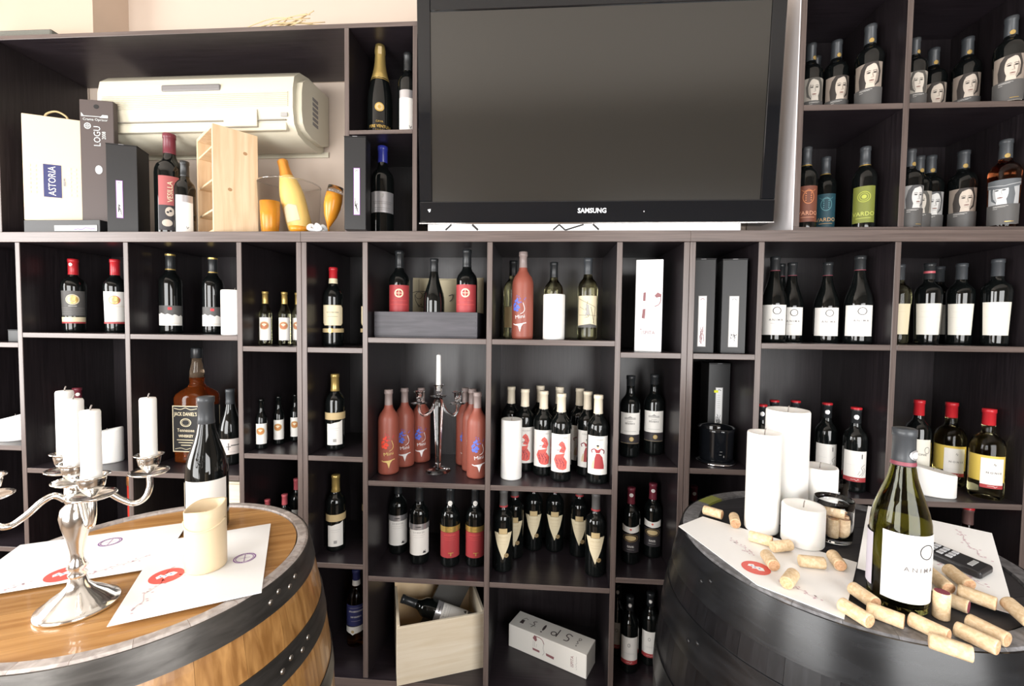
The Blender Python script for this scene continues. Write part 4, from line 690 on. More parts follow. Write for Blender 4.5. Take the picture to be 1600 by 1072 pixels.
top = [[(-0.128, -0.018), (-0.112, -0.018), (-0.114, 0.004), (-0.126, 0.002)]] + pline([(-0.126, 0.0), (-0.116, 0.018), (-0.104, 0.012)], 0.002) + curve2([(-0.078, -0.018), (-0.070, 0.0), (-0.080, 0.012), (-0.068, 0.020)], 0.003) + pline([(-0.090, -0.004), (-0.062, -0.008)], 0.0016) + ell(-0.030, 0.004, 0.005, 0.018) + ell(-0.032, -0.022, 0.0035) + ring(0.014, -0.006, 0.012, 0.004) + pline([(0.027, -0.018), (0.029, 0.026)], 0.004) + curve2([(0.082, 0.016), (0.066, 0.022), (0.060, 0.008), (0.074, -0.002), (0.072, -0.016), (0.058, -0.018)], 0.0042) + ring(0.112, 0.016, 0.006, 0.002, 12) + curve2([(0.112, 0.010), (0.106, 0.0), (0.112, -0.006), (0.106, -0.014)], 0.0022) + ell(0.110, -0.022, 0.0026)
flat_print('top_print', [(g, top, 0.0004)], lc, (0, 0, 0.0882), (-PI / 2, 0, 0))

# grey wooden tray with folded paper bag behind the bottles
tx0, tx1 = -0.590, at(746, 500, Y=0.045).x
tr = empty('wooden_tray', ((tx0 + tx1) / 2, 0.045, W1 + 0.0003), 0, 'grey-stained wooden tray holding three bottles', 'tray'); tw2 = (tx1 - tx0) / 2
part('front_board', MB().bbox(-tw2, tw2, 0, 0.010, 0.004, 0.090, 0.001), grey_wood, tr); part('back_board', MB().bbox(-tw2, tw2, 0.160, 0.170, 0.004, 0.090, 0.001), grey_wood, tr)
part('end_board', MB().bbox(-tw2, -tw2 + 0.010, 0.0102, 0.1598, 0.004, 0.090, 0.001), grey_wood, tr); part('end_board', MB().bbox(tw2 - 0.010, tw2, 0.0102, 0.1598, 0.004, 0.090, 0.001), grey_wood, tr)
part('bottom_board', MB().box(-tw2 + 0.002, tw2 - 0.002, 0.002, 0.168, 0, 0.0038), grey_wood, tr)
for sx in (-1, 1):
    for k in range(4): part('nail_head', MB().prism([(sx * (tw2 - 0.006) + 0.0016 * math.cos(a * PI / 4), 0.018 + 0.018 * k + 0.0016 * math.sin(a * PI / 4)) for a in range(8)], -0.0004, -0.0001, 'y'), ink, tr)
pb = empty('paper_bag', (-0.36, 0.250, W1 + 0.0005), 0, 'kraft paper gift bag with ink drawings standing behind the tray bottles', 'paper bag')
kraft = paint('kraft', (0.52, 0.45, 0.30), 0.7)
part('front_sheet', MB().prism([(-0.155, 0.006), (0.02, 0.020), (0.130, -0.012), (0.130, -0.010), (0.02, 0.022), (-0.155, 0.008)], 0.0, 0.222, 'z'), kraft, pb)
part('back_sheet', MB().prism([(-0.155, 0.0085), (-0.02, 0.040), (0.130, -0.0095), (0.130, -0.006), (-0.02, 0.043), (-0.155, 0.0125)], 0.0, 0.230, 'z'), kraft, pb)
part('string_handle', MB().tube(spline([(0.02, 0.026, 0.220), (0.03, 0.026, 0.242), (0.045, 0.02, 0.246), (0.055, 0.016, 0.222)], 5), 0.0016, 6), paint('string', (0.4, 0.42, 0.45)), pb)
sk = curve2([(-0.110, 0.120), (-0.085, 0.128), (-0.050, 0.128), (-0.025, 0.120)], 0.0022) + ring(-0.078, 0.112, 0.014, 0.0018) + ring(-0.044, 0.114, 0.016, 0.0018) + curve2([(-0.095, 0.116), (-0.090, 0.090), (-0.075, 0.070), (-0.050, 0.066), (-0.035, 0.084), (-0.030, 0.110)], 0.002) + pline([(-0.078, 0.128), (-0.078, 0.176)], 0.0012) + pline([(-0.036, 0.126), (-0.036, 0.176)], 0.0012) + pline([(-0.085, 0.080), (-0.078, 0.066), (-0.07, 0.080), (-0.062, 0.064), (-0.05, 0.078)], 0.0018)
flat_print('drawing', [(ink, sk, 0.0004)], pb, (-0.052, 0.0115, 0.048), (0, 0, 0.08)); flat_print('drawing', [(ink, curve2([(0.0, 0.120), (0.016, 0.124), (0.014, 0.108), (0.004, 0.098)], 0.003) + curve2([(0.036, 0.060), (0.05, 0.085), (0.058, 0.100)], 0.003) + curve2([(0.036, 0.085), (0.048, 0.120)], 0.002) + ell(0.056, 0.085, 0.005, 0.008), 0.0004)], pb, (-0.012, 0.0125, 0.040), (0, 0, 0.08))

# glass candelabra with one taper
def gob(mb, x, y, z, s=1.0):
    mb.lathe([(0.0, 0.0), (0.030 * s, 0.002), (0.032 * s, 0.004), (0.010 * s, 0.006), (0.0075 * s, 0.012), (0.0130 * s, 0.018), (0.0135 * s, 0.040), (0.022 * s, 0.044), (0.022 * s, 0.046), (0.0115 * s, 0.043), (0.0105 * s, 0.022), (0.0, 0.020)], 24, 0, True, x, y, z)
gc = empty('glass_candelabra', (-0.378, 0.125, W2 + 0.0003), 0.08, 'clear glass candelabra with two curved arms and one candle', 'candelabra')
part('foot', MB().lathe([(0, 0), (0.046, 0), (0.047, 0.003), (0.030, 0.007), (0.012, 0.014), (0.0, 0.016)], 32), clearg, gc)
part('stem', MB().lathe([(0, 0.012), (0.009, 0.014), (0.0095, 0.03), (0.013, 0.14), (0.018, 0.235), (0.019, 0.255), (0.014, 0.272), (0.0, 0.276)], 26), clearg, gc)
m_ = MB(); gob(m_, 0, 0, 0.276, 0.95); part('centre_cup', m_, clearg, gc)
for sx in (-1, 1):
    a_ = part('arm', MB().tube(spline([(sx * 0.014, 0, 0.252), (sx * 0.030, 0, 0.222), (sx * 0.052, 0, 0.208), (sx * 0.068, 0, 0.222), (sx * 0.070, 0, 0.250)], 6), 0.006, 10), clearg, gc)
    m_ = MB(); gob(m_, sx * 0.070, 0, 0.250, 0.95); part('cup', m_, clearg, a_)
tp = empty('taper_candle', (-0.378, 0.125, W2 + 0.0003 + 0.2985), 0.08, 'white taper candle in the glass candelabra', 'candle')
part('wax_body', MB().lathe([(0, 0), (0.0092, 0), (0.0092, 0.030), (0.0090, 0.031), (0.0085, 0.130), (0.006, 0.134), (0, 0.134)], 20), wax, tp); part('wick', MB().tube([(0, 0, 0.132), (0.001, 0, 0.141)], 0.0009, 6), wick_m, tp)

# whiskey bottle with square shoulders
wk = empty('whiskey_bottle', (at(310, 715, Y=0.165).x, 0.165, W2 + 0.0003), 0.0, 'very large square amber whiskey bottle with black label', 'whiskey bottle')
whisky = mat('whiskey', (0.42, 0.10, 0.02), 0.02, trans=0.85, ior=1.35)
def sq(r, z, n=32, p=5.0):
    return [(r * math.copysign(abs(math.cos(2 * PI * i / n)) ** (2 / p), math.cos(2 * PI * i / n)), r * math.copysign(abs(math.sin(2 * PI * i / n)) ** (2 / p), math.sin(2 * PI * i / n)), z) for i in range(n)]
lay = [(0.050, 0, 7), (0.057, 0.004, 7), (0.058, 0.012, 7), (0.058, 0.250, 7), (0.055, 0.262, 6), (0.044, 0.276, 4), (0.030, 0.288, 2.5), (0.024, 0.302, 2), (0.026, 0.325, 2)]; lay2 = [(0.026, 0.3252, 2), (0.023, 0.352, 2), (0.017, 0.385, 2), (0.0165, 0.400, 2)]
n = 32
for nm, ly, gm in (('glass', lay, whisky), ('neck', lay2, mat('whiskey_neck', (0.55, 0.42, 0.30), 0.02, trans=0.9, ior=1.3))):
    vs = []
    for r, z, p in ly: vs += sq(r, z, n, p)
    fs = [(k * n + i, k * n + (i + 1) % n, (k + 1) * n + (i + 1) % n, (k + 1) * n + i) for k in range(len(ly) - 1) for i in range(n)] + [tuple(range(n))[::-1], tuple((len(ly) - 1) * n + i for i in range(n))]
    part(nm, MB().add(vs, fs, 0, True), gm, wk)
part('cap', MB().lathe([(0.018, 0.4002), (0.0195, 0.402), (0.0195, 0.436), (0.018, 0.440), (0, 0.440)], 24), cap_blk, wk)
lbl = flat_print('front_label', [(cream, rect(-0.053, 0.053, 0.045, 0.222), 0.0003), (black, rect(-0.050, 0.050, 0.048, 0.219), 0.0006), (cream, text('JACK DANIEL\'S', 0, 0.190, 0.0195, 0.70, 0, 0.01) + curve2([(-0.046, 0.212), (-0.02, 0.208), (0, 0.214), (0.02, 0.208), (0.046, 0.212)], 0.002) + ring(0, 0.158, 0.022, 0.003, 24, 0.016) + ring(0, 0.158, 0.016, 0.0012, 24, 0.011) + text('Tennessee', 0, 0.128, 0.018, 0.9) + text('WHISKEY', 0, 0.106, 0.014, 1.0, 0, 0.02) + rect(-0.036, 0.036, 0.090, 0.0925) + rect(-0.030, 0.030, 0.080, 0.0825) + rect(-0.020, 0.020, 0.070, 0.0725) + curve2([(-0.044, 0.056), (-0.02, 0.060), (0, 0.055), (0.02, 0.060), (0.044, 0.056)], 0.0016), 0.0009)], wk, (0, -0.0584, 0), (0, 0, 0))
for sx, rz in ((1, PI / 2), (-1, -PI / 2)): flat_print('side_label', [(black, rect(-0.045, 0.045, 0.045, 0.215), 0.0003), (cream, rect(-0.043, -0.040, 0.050, 0.210) + rect(0.040, 0.043, 0.050, 0.210), 0.0005)], wk, (sx * 0.0584, 0, 0), (0, 0, rz))

# boxes and crates low on the left, seen past the oak barrel
cr_ = empty('wooden_crate', (-1.20, 0.13, W3 + 0.0003), 0, 'pale wooden crate with rope handle behind the oak barrel', 'crate')
part('side_board', MB().bbox(-0.115, 0.115, -0.075, -0.063, 0, 0.285, 0.001), pale_pine, cr_); part('side_board', MB().bbox(-0.115, 0.115, 0.063, 0.075, 0, 0.285, 0.001), pale_pine, cr_)
part('end_board', MB().bbox(-0.115, -0.103, -0.0628, 0.0628, 0, 0.285, 0.001), pale_pine, cr_); part('end_board', MB().bbox(0.103, 0.115, -0.0628, 0.0628, 0, 0.285, 0.001), pale_pine, cr_); part('lid', MB().bbox(-0.113, 0.113, -0.073, 0.073, 0.2855, 0.2935, 0.001), pale_pine, cr_)
part('rope_handle', MB().tube(spline([(-0.1165, 0.03, 0.22), (-0.150, 0.02, 0.225), (-0.165, 0, 0.20), (-0.150, -0.02, 0.225), (-0.1165, -0.03, 0.22)], 5), 0.004, 8), tan, cr_)
tu = empty('gift_tube', (-1.525, 0.10, W3 + 0.0003), 0, 'glossy dark red bottle tube behind the silver candelabra', 'gift tube')
part('tube_body', MB().lathe([(0, 0), (0.042, 0), (0.043, 0.002), (0.043, 0.27), (0, 0.27)], 32), mat('red_gloss', (0.35, 0.03, 0.02), 0.12), tu); part('lid', MB().lathe([(0.0445, 0.262), (0.0448, 0.264), (0.0448, 0.296), (0.043, 0.299), (0, 0.299)], 32), paint('copper', (0.55, 0.22, 0.08), 0.25, 0.8), tu)
gift_box(-1.955, 0.12, N1, 0.11, 0.12, 0.045, 0, 'black box with a thin white ring at the left edge', strip=False)
flat_print('ring_print', [(white, ring(0, 0, 0.020, 0.002), 0.0006)], bpy.data.objects[[o.name for o in bpy.data.objects if o.name.startswith('gift_box')][-1]], (0.035, -0.0606, 0.022), (0, 0, 0))

# open pine box standing askew on the lowest shelf
pbx = empty('pine_box', (-0.383, 0.150, BZ + 0.0003), 0.36, 'open pale pine box turned askew on the lowest shelf', 'wooden box')
bw, bd, bh = 0.155, 0.130, 0.205
part('front_board', MB().bbox(-bw, bw, -bd, -bd + 0.010, 0, bh, 0.001), pale_pine, pbx); part('back_board', MB().bbox(-bw, bw, bd - 0.010, bd, 0, bh + 0.06, 0.001), pine, pbx)
part('side_board', MB().bbox(-bw, -bw + 0.010, -bd + 0.0102, bd - 0.0102, 0, bh + 0.004, 0.001), pale_pine, pbx); part('side_board', MB().bbox(bw - 0.010, bw, -bd + 0.0102, bd - 0.0102, 0, bh + 0.004, 0.001), pale_pine, pbx); part('bottom_board', MB().box(-bw + 0.0102, bw - 0.0102, -bd + 0.0102, bd - 0.0102, 0.001, 0.009), pine, pbx)
# bottle, dark folder and corks inside that box
M_ = Matrix.Rotation(0.36, 3, 'Z'); org = Vector((-0.383, 0.150, BZ))
b_ = bottle('two_tone_white', 0, 0, 0.15, 0.9, 0.29, 'bottle with white label lying in the open pine box', x=0); ax = (M_ @ Vector((-0.86, 0.25, 0.33))).normalized(); fr = Vector((0.1, -0.6, 0.8)); fr = (fr - ax * fr.dot(ax)).normalized(); xx_ = (-fr).cross(ax)
lo_ = org + M_ @ Vector((0.128, -0.058, 0.118)); sc_ = 0.29 / 0.3
b_.matrix_world = Matrix(((xx_.x * sc_, -fr.x * sc_, ax.x * sc_, lo_.x), (xx_.y * sc_, -fr.y * sc_, ax.y * sc_, lo_.y), (xx_.z * sc_, -fr.z * sc_, ax.z * sc_, lo_.z), (0, 0, 0, 1)))
fo = empty('dark_folder', org + M_ @ Vector((-0.010, 0.055, 0.050)), 0.36, 'dark slate-grey folder leaning in the open pine box', 'folder'); fo.rotation_euler = (0.12, 0.42, 0.36)
part('cover', MB().bbox(-0.060, 0.060, -0.004, 0.004, 0, 0.250, 0.001), paint('slate', (0.085, 0.082, 0.078), 0.45), fo)
def cork(loc, direction, label, group, ln=0.045, r=0.0115, stain=False):
    """one cork: cylinder with softened ends lying along direction"""
    d = Vector(direction).normalized(); e = empty('wine_cork', loc, 0, label, 'cork', group); e.rotation_euler = d.to_track_quat('Z', 'Y').to_euler()
    key = 'cork_stained' if stain else 'cork'
    if key not in KIND:
        KIND[key] = [('cork_body', fix_normals(MB().lathe([(0.0102, -0.0225), (0.0113, -0.0215), (0.0115, -0.019), (0.0115, 0.019), (0.0113, 0.0215), (0.0102, 0.0225)], 18).mesh('cork_body', cork_m)), None),
                     ('cork_end', MB().lathe([(0, 0.0225), (0.0102, 0.0225)], 18, 0, False).mesh('cork_end', wine if stain else cork_end), None), ('cork_end', MB().lathe([(0.0102, -0.0225), (0, -0.0225)], 18, 0, False).mesh('cork_end', cork_m), None)]
    e.scale = (r / 0.0115, r / 0.0115, ln / 0.045); place_kind(key, e); return e
for i in range(12): cork(org + M_ @ Vector((-0.1305 + 0.0240 * (i % 3), -0.090 + 0.049 * (i // 3), 0.0215)), M_ @ Vector((0, 1, 0)), 'wine cork in the heap inside the open pine box', 'corks in the pine box')
for i in range(4): cork(org + M_ @ Vector((-0.119, -0.090 + 0.0245 * i, 0.0450)), M_ @ Vector((1, 0, 0)), 'wine cork in the heap inside the open pine box', 'corks in the pine box')

# ------------------------------------------------------------------ pine crate, ice bucket, orange flutes and air conditioner in the upper left cabinet
pcx = empty('pine_crate', (-1.190, 0.135, CT + 0.0003), 0.90, 'tall pine bottle crate with dividers standing on end', 'crate')
cw, cd, ch = 0.072, 0.105, 0.376   # half width (bright side), half depth (open side), height
def crate_board(nm, *a): part(nm, MB().bbox(*a, 0.001), pine_v, pcx)
crate_board('long_board', -cw, cw, -cd, -cd + 0.010, 0, ch); crate_board('long_board', -cw, cw, cd - 0.010, cd, 0, ch); crate_board('bottom_board', cw - 0.008, cw, -cd + 0.0102, cd - 0.0102, 0, ch)
for z in (0, ch - 0.012): crate_board('end_board', -cw, cw - 0.0082, -cd + 0.0102, cd - 0.0102, z, z + 0.012)
for z in (0.080, 0.185, 0.300): part('divider', MB().bbox(-cw + 0.004, cw - 0.0084, -cd + 0.0104, cd - 0.0104, z, z + 0.007, 0.0006), pine, pcx)
for kx, kz in ((0.03, 0.30), (-0.02, 0.16)): part('knot', MB().prism([(kx + 0.007 * math.cos(a * PI / 6), kz + 0.006 * math.sin(a * PI / 6)) for a in range(12)], -cd - 0.0005, -cd - 0.0001, 'y'), paint('knot', (0.45, 0.26, 0.13)), pcx)
bk = empty('champagne_bucket', (-0.955, 0.150, CT + 0.0003), 0, 'clear acrylic champagne bucket with yellow-orange contents', 'ice bucket')
part('bucket_wall', MB().lathe([(0, 0.004), (0.097, 0.0), (0.099, 0.004), (0.108, 0.200), (0.1060, 0.200), (0.097, 0.007), (0, 0.008)], 40), thing, bk)
part('bucket_rim', MB().lathe([(0.1062, 0.1995), (0.1084, 0.1995), (0.1090, 0.2015), (0.1084, 0.2035), (0.1062, 0.2035), (0.1056, 0.2015), (0.1062, 0.1995)], 40), clearg, bk)
def flute(loc, rz, tilt, label):
    e = empty('champagne_flute', loc, 0, label, 'glass'); e.rotation_euler = (tilt[0], tilt[1], rz)
    part('bowl', MB().lathe([(0.004, 0.020), (0.010, 0.034), (0.022, 0.062), (0.030, 0.095), (0.031, 0.120), (0.029, 0.145), (0.0275, 0.145), (0.029, 0.120), (0.028, 0.095), (0.020, 0.064), (0.0, 0.040)], 28), orange_pl, e)
    part('rim', MB().lathe([(0.0292, 0.1455), (0.0272, 0.170), (0.0262, 0.170), (0.0280, 0.1455)], 28), clearg, e)
    part('foot', MB().lathe([(0, 0), (0.030, 0), (0.031, 0.002), (0.008, 0.006), (0.005, 0.014), (0.004, 0.022), (0, 0.022)], 28), orange_pl, e); return e
ot = empty('orange_tumbler', (-1.003, 0.103, CT + 0.0095), 0, 'wide orange tumbler inside the clear bucket', 'glass')
part('tumbler_wall', MB().lathe([(0, 0), (0.026, 0), (0.028, 0.003), (0.032, 0.060), (0.033, 0.118), (0.0312, 0.118), (0.030, 0.060), (0.026, 0.006), (0, 0.005)], 30), orange_pl, ot)
flute((-0.795, 0.120, CT + 0.020), 0, (0.0, 0.20), 'tilted orange champagne flute with clear rim beside the bucket')
ob = empty('champagne_bottle', (-0.922, 0.170, CT + 0.026), 0, 'yellow-orange champagne bottle leaning in the clear bucket', 'champagne bottle'); ob.rotation_euler = (0, -0.26, 0); ob.scale = (1.08,) * 3
yel = mat('yellow_sleeve', (0.88, 0.62, 0.20), 0.35); part('sleeve', MB().lathe([(0, 0), (0.036, 0), (0.040, 0.004), (0.040, 0.110), (0.0385, 0.135), (0.034, 0.160), (0.028, 0.185), (0.023, 0.205), (0, 0.205)], 32), yel, ob); part('neck_foil', MB().lathe([(0.0228, 0.2052), (0.019, 0.225), (0.017, 0.245), (0.018, 0.262), (0.012, 0.268), (0, 0.268)], 24), paint('orange_foil', (0.72, 0.30, 0.05), 0.3, 0.4), ob)
f_ = lambda x, z, l: ((0.0400 + l) * math.sin(x / 0.04), -(0.0400 + l) * math.cos(x / 0.04), z)
obj('front_label', print_mesh('champagne_label', [(tan, [[(-0.026, 0.034), (0.026, 0.034), (0.026, 0.086), (0, 0.096), (-0.026, 0.086)]], 0.0005), (cream, [[(-0.024, 0.036), (0.024, 0.036), (0.024, 0.085), (0, 0.094), (-0.024, 0.085)]], 0.0008)], f_), ob)
ri = empty('ribbon_bow', (-0.797, 0.050, CT + 0.0003), 0.3, 'crumpled white ribbon bow on the counter by the orange flute', 'ribbon')
for k in range(4): part('loop', MB().tube(spline([(0, 0, 0.012), (0.018 * math.cos(k * 1.6), 0.018 * math.sin(k * 1.6), 0.030), (0.030 * math.cos(k * 1.6 + 0.5), 0.030 * math.sin(k * 1.6 + 0.5), 0.016), (0, 0, 0.010)], 5), 0.0065, 8), paper, ri)
part('tail', MB().bbox(0.01, 0.055, -0.006, 0.006, 0.001, 0.010, 0.002), midgrey, ri)
fl = empty('orange_bowl', (-0.862, 0.045, CT + 0.0003), 0, 'small orange bowl lying beside the clear bucket', 'bowl')
part('bowl_wall', MB().lathe([(0, 0), (0.018, 0), (0.028, 0.010), (0.032, 0.024), (0.030, 0.024), (0.025, 0.011), (0, 0.004)], 28), orange_pl, fl)
ac = empty('air_conditioner', (-1.318, 0.365, 2.096), 0, 'cream wall-mounted air conditioner behind the boxes and crate', 'air conditioner')
AW = 0.408; ac.scale = (1, 1, 1.05)
prof = [(0.0, 0.02), (0.0, 0.235), (-0.02, 0.252), (-0.12, 0.250), (-0.185, 0.236), (-0.220, 0.205), (-0.230, 0.16), (-0.231, 0.09), (-0.222, 0.040), (-0.195, 0.012), (-0.14, 0.0), (-0.05, 0.0)]
bm = bmesh.new(); me = MB().prism(prof, -AW, AW, 'x').mesh('ac_body', [ac_m]); bm.from_mesh(me); bmesh.ops.recalc_face_normals(bm, faces=bm.faces[:])
bmesh.ops.bevel(bm, geom=[e for e in bm.edges if abs(e.verts[0].co.x - e.verts[1].co.x) < 1e-5 and min(e.verts[0].co.y, e.verts[1].co.y) < -0.03], offset=0.022, segments=4, affect='EDGES'); bm.to_mesh(me); bm.free()
for p in me.polygons: p.use_smooth = True
me.set_sharp_from_angle(angle=0.6); obj('casing', me, ac)
part('display_strip', MB().bbox(-0.125, 0.105, -0.233, -0.228, 0.158, 0.180, 0.004, seg=2), ac_dark, ac)
for k in range(8): part('louvre', MB().bbox(-AW + 0.04, AW - 0.04, -0.2345, -0.2295, 0.098 + 0.0065 * k, 0.1015 + 0.0065 * k, 0.0008), ac_m, ac)
part('outlet_slot', MB().box(-AW + 0.05, AW - 0.05, -0.2315, -0.2255, 0.050, 0.054), ac_slot, ac); part('outlet_flap', MB().bbox(-AW + 0.05, AW - 0.05, -0.226, -0.2105, 0.018, 0.046, 0.002), ac_m, ac)
part('access_panel', MB().bbox(0.12, 0.25, -0.235, -0.2305, 0.030, 0.088, 0.001), ac_m, ac); part('panel_gap', MB().box(0.12, 0.25, -0.2325, -0.2295, 0.0265, 0.0298), ac_slot, ac); part('badge', MB().box(0.34, 0.365, -0.2325, -0.2300, 0.062, 0.076), midgrey, ac)
for k in range(6): part('side_vent', MB().box(AW - 0.001, AW + 0.0015, -0.130, -0.090, 0.075 + 0.018 * k, 0.086 + 0.018 * k), ac_dark, ac)
part('wall_bracket', MB().box(-AW, AW, -0.004, 0.0, 0.0, 0.02), ac_m, ac)
sl = empty('grey_slab', (-2.0, 0.16, 2.4215), 0, 'rough grey slab lying on top of the left cabinet', 'slab')
part('slab_body', MB().bbox(-0.25, 0.20, -0.10, 0.03, 0, 0.036, 0.004), foam_m, sl)
so = empty('straw_bundle', (-0.93, 0.085, 2.4215), 0, 'thin bundle of straw lying on top of the cabinet', 'straw')
for k in range(12): part('straw_stalk', MB().tube(spline([(random.uniform(-0.16, -0.08), random.uniform(-0.03, 0.03), 0.002), (random.uniform(-0.05, 0.05), random.uniform(-0.03, 0.03), 0.022 + 0.006 * (k % 5)), (random.uniform(0.06, 0.15), random.uniform(-0.03, 0.03), random.uniform(0.03, 0.065))], 4), 0.0016, 5), straw_m, so)

# ------------------------------------------------------------------ television
tvl = empty('television', (0.160, 0.048, 1.7115), 0, 'large flat television with glossy black bezel on the counter', 'television')
tilt = 0.060
body = empty('tv_panel', (0, 0, 0.030)); body.parent = tvl; body.rotation_euler = (tilt, 0, 0)
TWD = 0.590; TH = 0.735; s0, s1, sl_, = 0.080, 0.692, 0.546
mb = MB(); mb.bbox(-TWD, TWD, 0.012, 0.075, 0.004, TH, 0.008, seg=2); part('back_shell', mb, tv_gloss, body)
part('bezel_side', MB().bbox(-TWD, -sl_, 0, 0.0118, s0, TH, 0.002), tv_gloss, body); part('bezel_side', MB().bbox(sl_, TWD, 0, 0.0118, s0, TH, 0.002), tv_gloss, body); part('bezel_top', MB().bbox(-sl_ + 0.0002, sl_ - 0.0002, 0, 0.0118, s1, TH, 0.002), tv_gloss, body)
ch_ = part('bezel_bottom', MB().bbox(-TWD, TWD, -0.003, 0.0118, 0.008, s0 - 0.0002, 0.004, seg=2), tv_gloss, body)
part('screen', MB().box(-sl_ + 0.0003, sl_ - 0.0003, 0.005, 0.0118, s0 + 0.0003, s1 - 0.0003), tv_screen, body)
part('trim_strip', MB().prism([(-TWD, 0.0075), (-TWD, 0.004), (-0.12, -0.001), (0, -0.006), (0.12, -0.001), (TWD, 0.004), (TWD, 0.0075)], -0.004, 0.010, 'y'), chrome, body)
flat_print('lettering', [(paint('tv_white', (0.75, 0.77, 0.8), 0.3), text('SAMSUNG', 0, 0.045, 0.022, 0.95, 0, 0.03) + [[(-0.560, 0.052), (-0.549, 0.054), (-0.550, 0.046), (-0.554, 0.042)]], 0.0008)], body, (0, -0.0032, 0), (0, 0, 0))
part('indicator', MB().box(0.170, 0.172, -0.0042, -0.0032, 0.040, 0.044), paint('led', (0.8, 0.8, 0.8)), body)
part('stand_neck', MB().bbox(-0.10, 0.10, 0.04, 0.075, 0.010, 0.10, 0.004), tv_gloss, tvl); part('stand_base', MB().bbox(-0.27, 0.27, -0.02, 0.22, 0.0003, 0.0098, 0.003), tv_gloss, tvl)
ps = empty('paper_strip', (0.13, 0.010, 1.7115), 0, 'white paper strip with black ink strokes under the television', 'paper')
part('strip', MB().box(-0.52, 0.50, 0.0, 0.0015, 0.0003, 0.024), paper, ps)
flat_print('ink_strokes', [(black, pline([(-0.46, 0.005), (-0.44, 0.023)], 0.006) + pline([(-0.37, 0.023), (-0.35, 0.005)], 0.007) + pline([(-0.10, 0.005), (-0.08, 0.022), (-0.06, 0.004), (0.0, 0.022)], 0.005) + pline([(0.03, 0.023), (0.05, 0.005)], 0.006), 0.0006)], ps, (0, -0.0002, 0), (0, 0, 0))

# ------------------------------------------------------------------ barrels
def barrel(label, cx, cy, zt, rh, rb, nst, stave_m, end_m, head_m, hm, hoops, rivets, special=None, planks=7, rz=0.0, th=0.028):
    e = empty('wine_barrel', (cx, cy, 0), rz, label, 'barrel')
    R = lambda z: rb - (rb - rh) * ((z - zt / 2) / (zt / 2)) ** 2
    zz = [0.0] + [zt * k / 14 for k in range(1, 14)] + [zt - 0.004]; da = 2 * PI / nst; w = da * 0.994; na = 3
    mb = MB(); out = []; inn = []
    for z in zz: out.append([(R(z) * math.cos(-w / 2 + w * i / na), R(z) * math.sin(-w / 2 + w * i / na), z) for i in range(na + 1)])
    out.append([((R(zt) - 0.004) * math.cos(-w / 2 + w * i / na), (R(zt) - 0.004) * math.sin(-w / 2 + w * i / na), zt) for i in range(na + 1)])
    for z, d in ((0.0, th), (zt - 0.03, th), (zt - 0.012, th - 0.002), (zt, th - 0.008)): inn.append([((R(z) - d) * math.cos(-w / 2 + w * i / na), (R(z) - d) * math.sin(-w / 2 + w * i / na), z) for i in range(na + 1)])
    def grid(rows, mi, flip=False):
        v = [p for r in rows for p in r]; n = na + 1
        mb.add(v, [((k * n + i, k * n + i + 1, (k + 1) * n + i + 1, (k + 1) * n + i) if not flip else (k * n + i, (k + 1) * n + i, (k + 1) * n + i + 1, k * n + i + 1)) for k in range(len(rows) - 1) for i in range(na)], mi, False)
    grid(out[:-1], 0); grid(out[-2:], 1); grid(inn[:-1], 0, True); grid(inn[-2:], 1, True); grid([out[-1], inn[-1]], 1); grid([inn[0], out[0]], 0)
    for i in (0, na):
        a = [r[i] for r in out] + [r[i] for r in reversed(inn)]; mb.add(a, [tuple(range(len(a)))], 0)
    me = fix_normals(mb.mesh('stave', [stave_m, end_m])); me2 = None
    for k in range(nst):
        m = me
        if special and k == special[0]:
            me2 = me.copy(); me2.materials[1] = special[1]; m = me2
        obj('stave', m, e, rot=(0, 0, k * da))
    # head planks cut to the circle
    ri = rh - th + 0.004; zh = zt - 0.004; pw = 2 * ri / planks
    for k in range(planks):
        y0, y1 = -ri + k * pw + 0.0004, -ri + (k + 1) * pw - 0.0004; top = []; bot = []
        for i in range(9):
            y = y0 + (y1 - y0) * i / 8; hw = math.sqrt(max(ri * ri - y * y, 0)); top.append((hw, y)); bot.append((-hw, y))
        poly = top + bot[::-1]; part('head_plank', MB().prism(poly, zh - 0.02, zh, 'z'), head_m, e)
    for z0, z1, t in hoops:
        zs = [z0 + (z1 - z0) * k / 3 for k in range(4)]
        h = part('hoop', MB().lathe([(R(z) + t, z) for z in zs], 96).lathe([(R(z0) - 0.0005, z0), (R(z0) + t, z0)], 96, 0, False).lathe([(R(z1) + t, z1), (R(z1) - 0.0005, z1)], 96, 0, False), hm, e)
        for a in rivets:
            for j, q in enumerate((0.35, 0.65)):
                zc = z0 + (z1 - z0) * (0.5 + 0.16 * (j - 0.5)); ang = a + (0.07 * (j - 0.5)); r = R(zc) + t
                rv = part('rivet', MB().lathe([(0.0055, 0), (0.0050, 0.0014), (0.0030, 0.0026), (0, 0.003)], 12), rivet_m if hm is hoop_m else blk_hoop, h)
                rv.location = (r * math.cos(ang), r * math.sin(ang), zc); rv.rotation_euler = (0, PI / 2, ang)
    return e
ZL = 0.92
barrel('oak wine barrel with steel hoops, used as a table at the left', -0.781, -0.654, ZL, 0.290, 0.348, 26, oak, oak_end, oak_head, hoop_m,
       [(0.868, 0.917, 0.0022), (0.742, 0.795, 0.0022), (0.610, 0.655, 0.0022), (0.265, 0.31, 0.0022), (0.125, 0.178, 0.0022), (0.003, 0.052, 0.0022)], [-0.62, -0.45, 2.4], rz=0.45)
ZR = 0.92
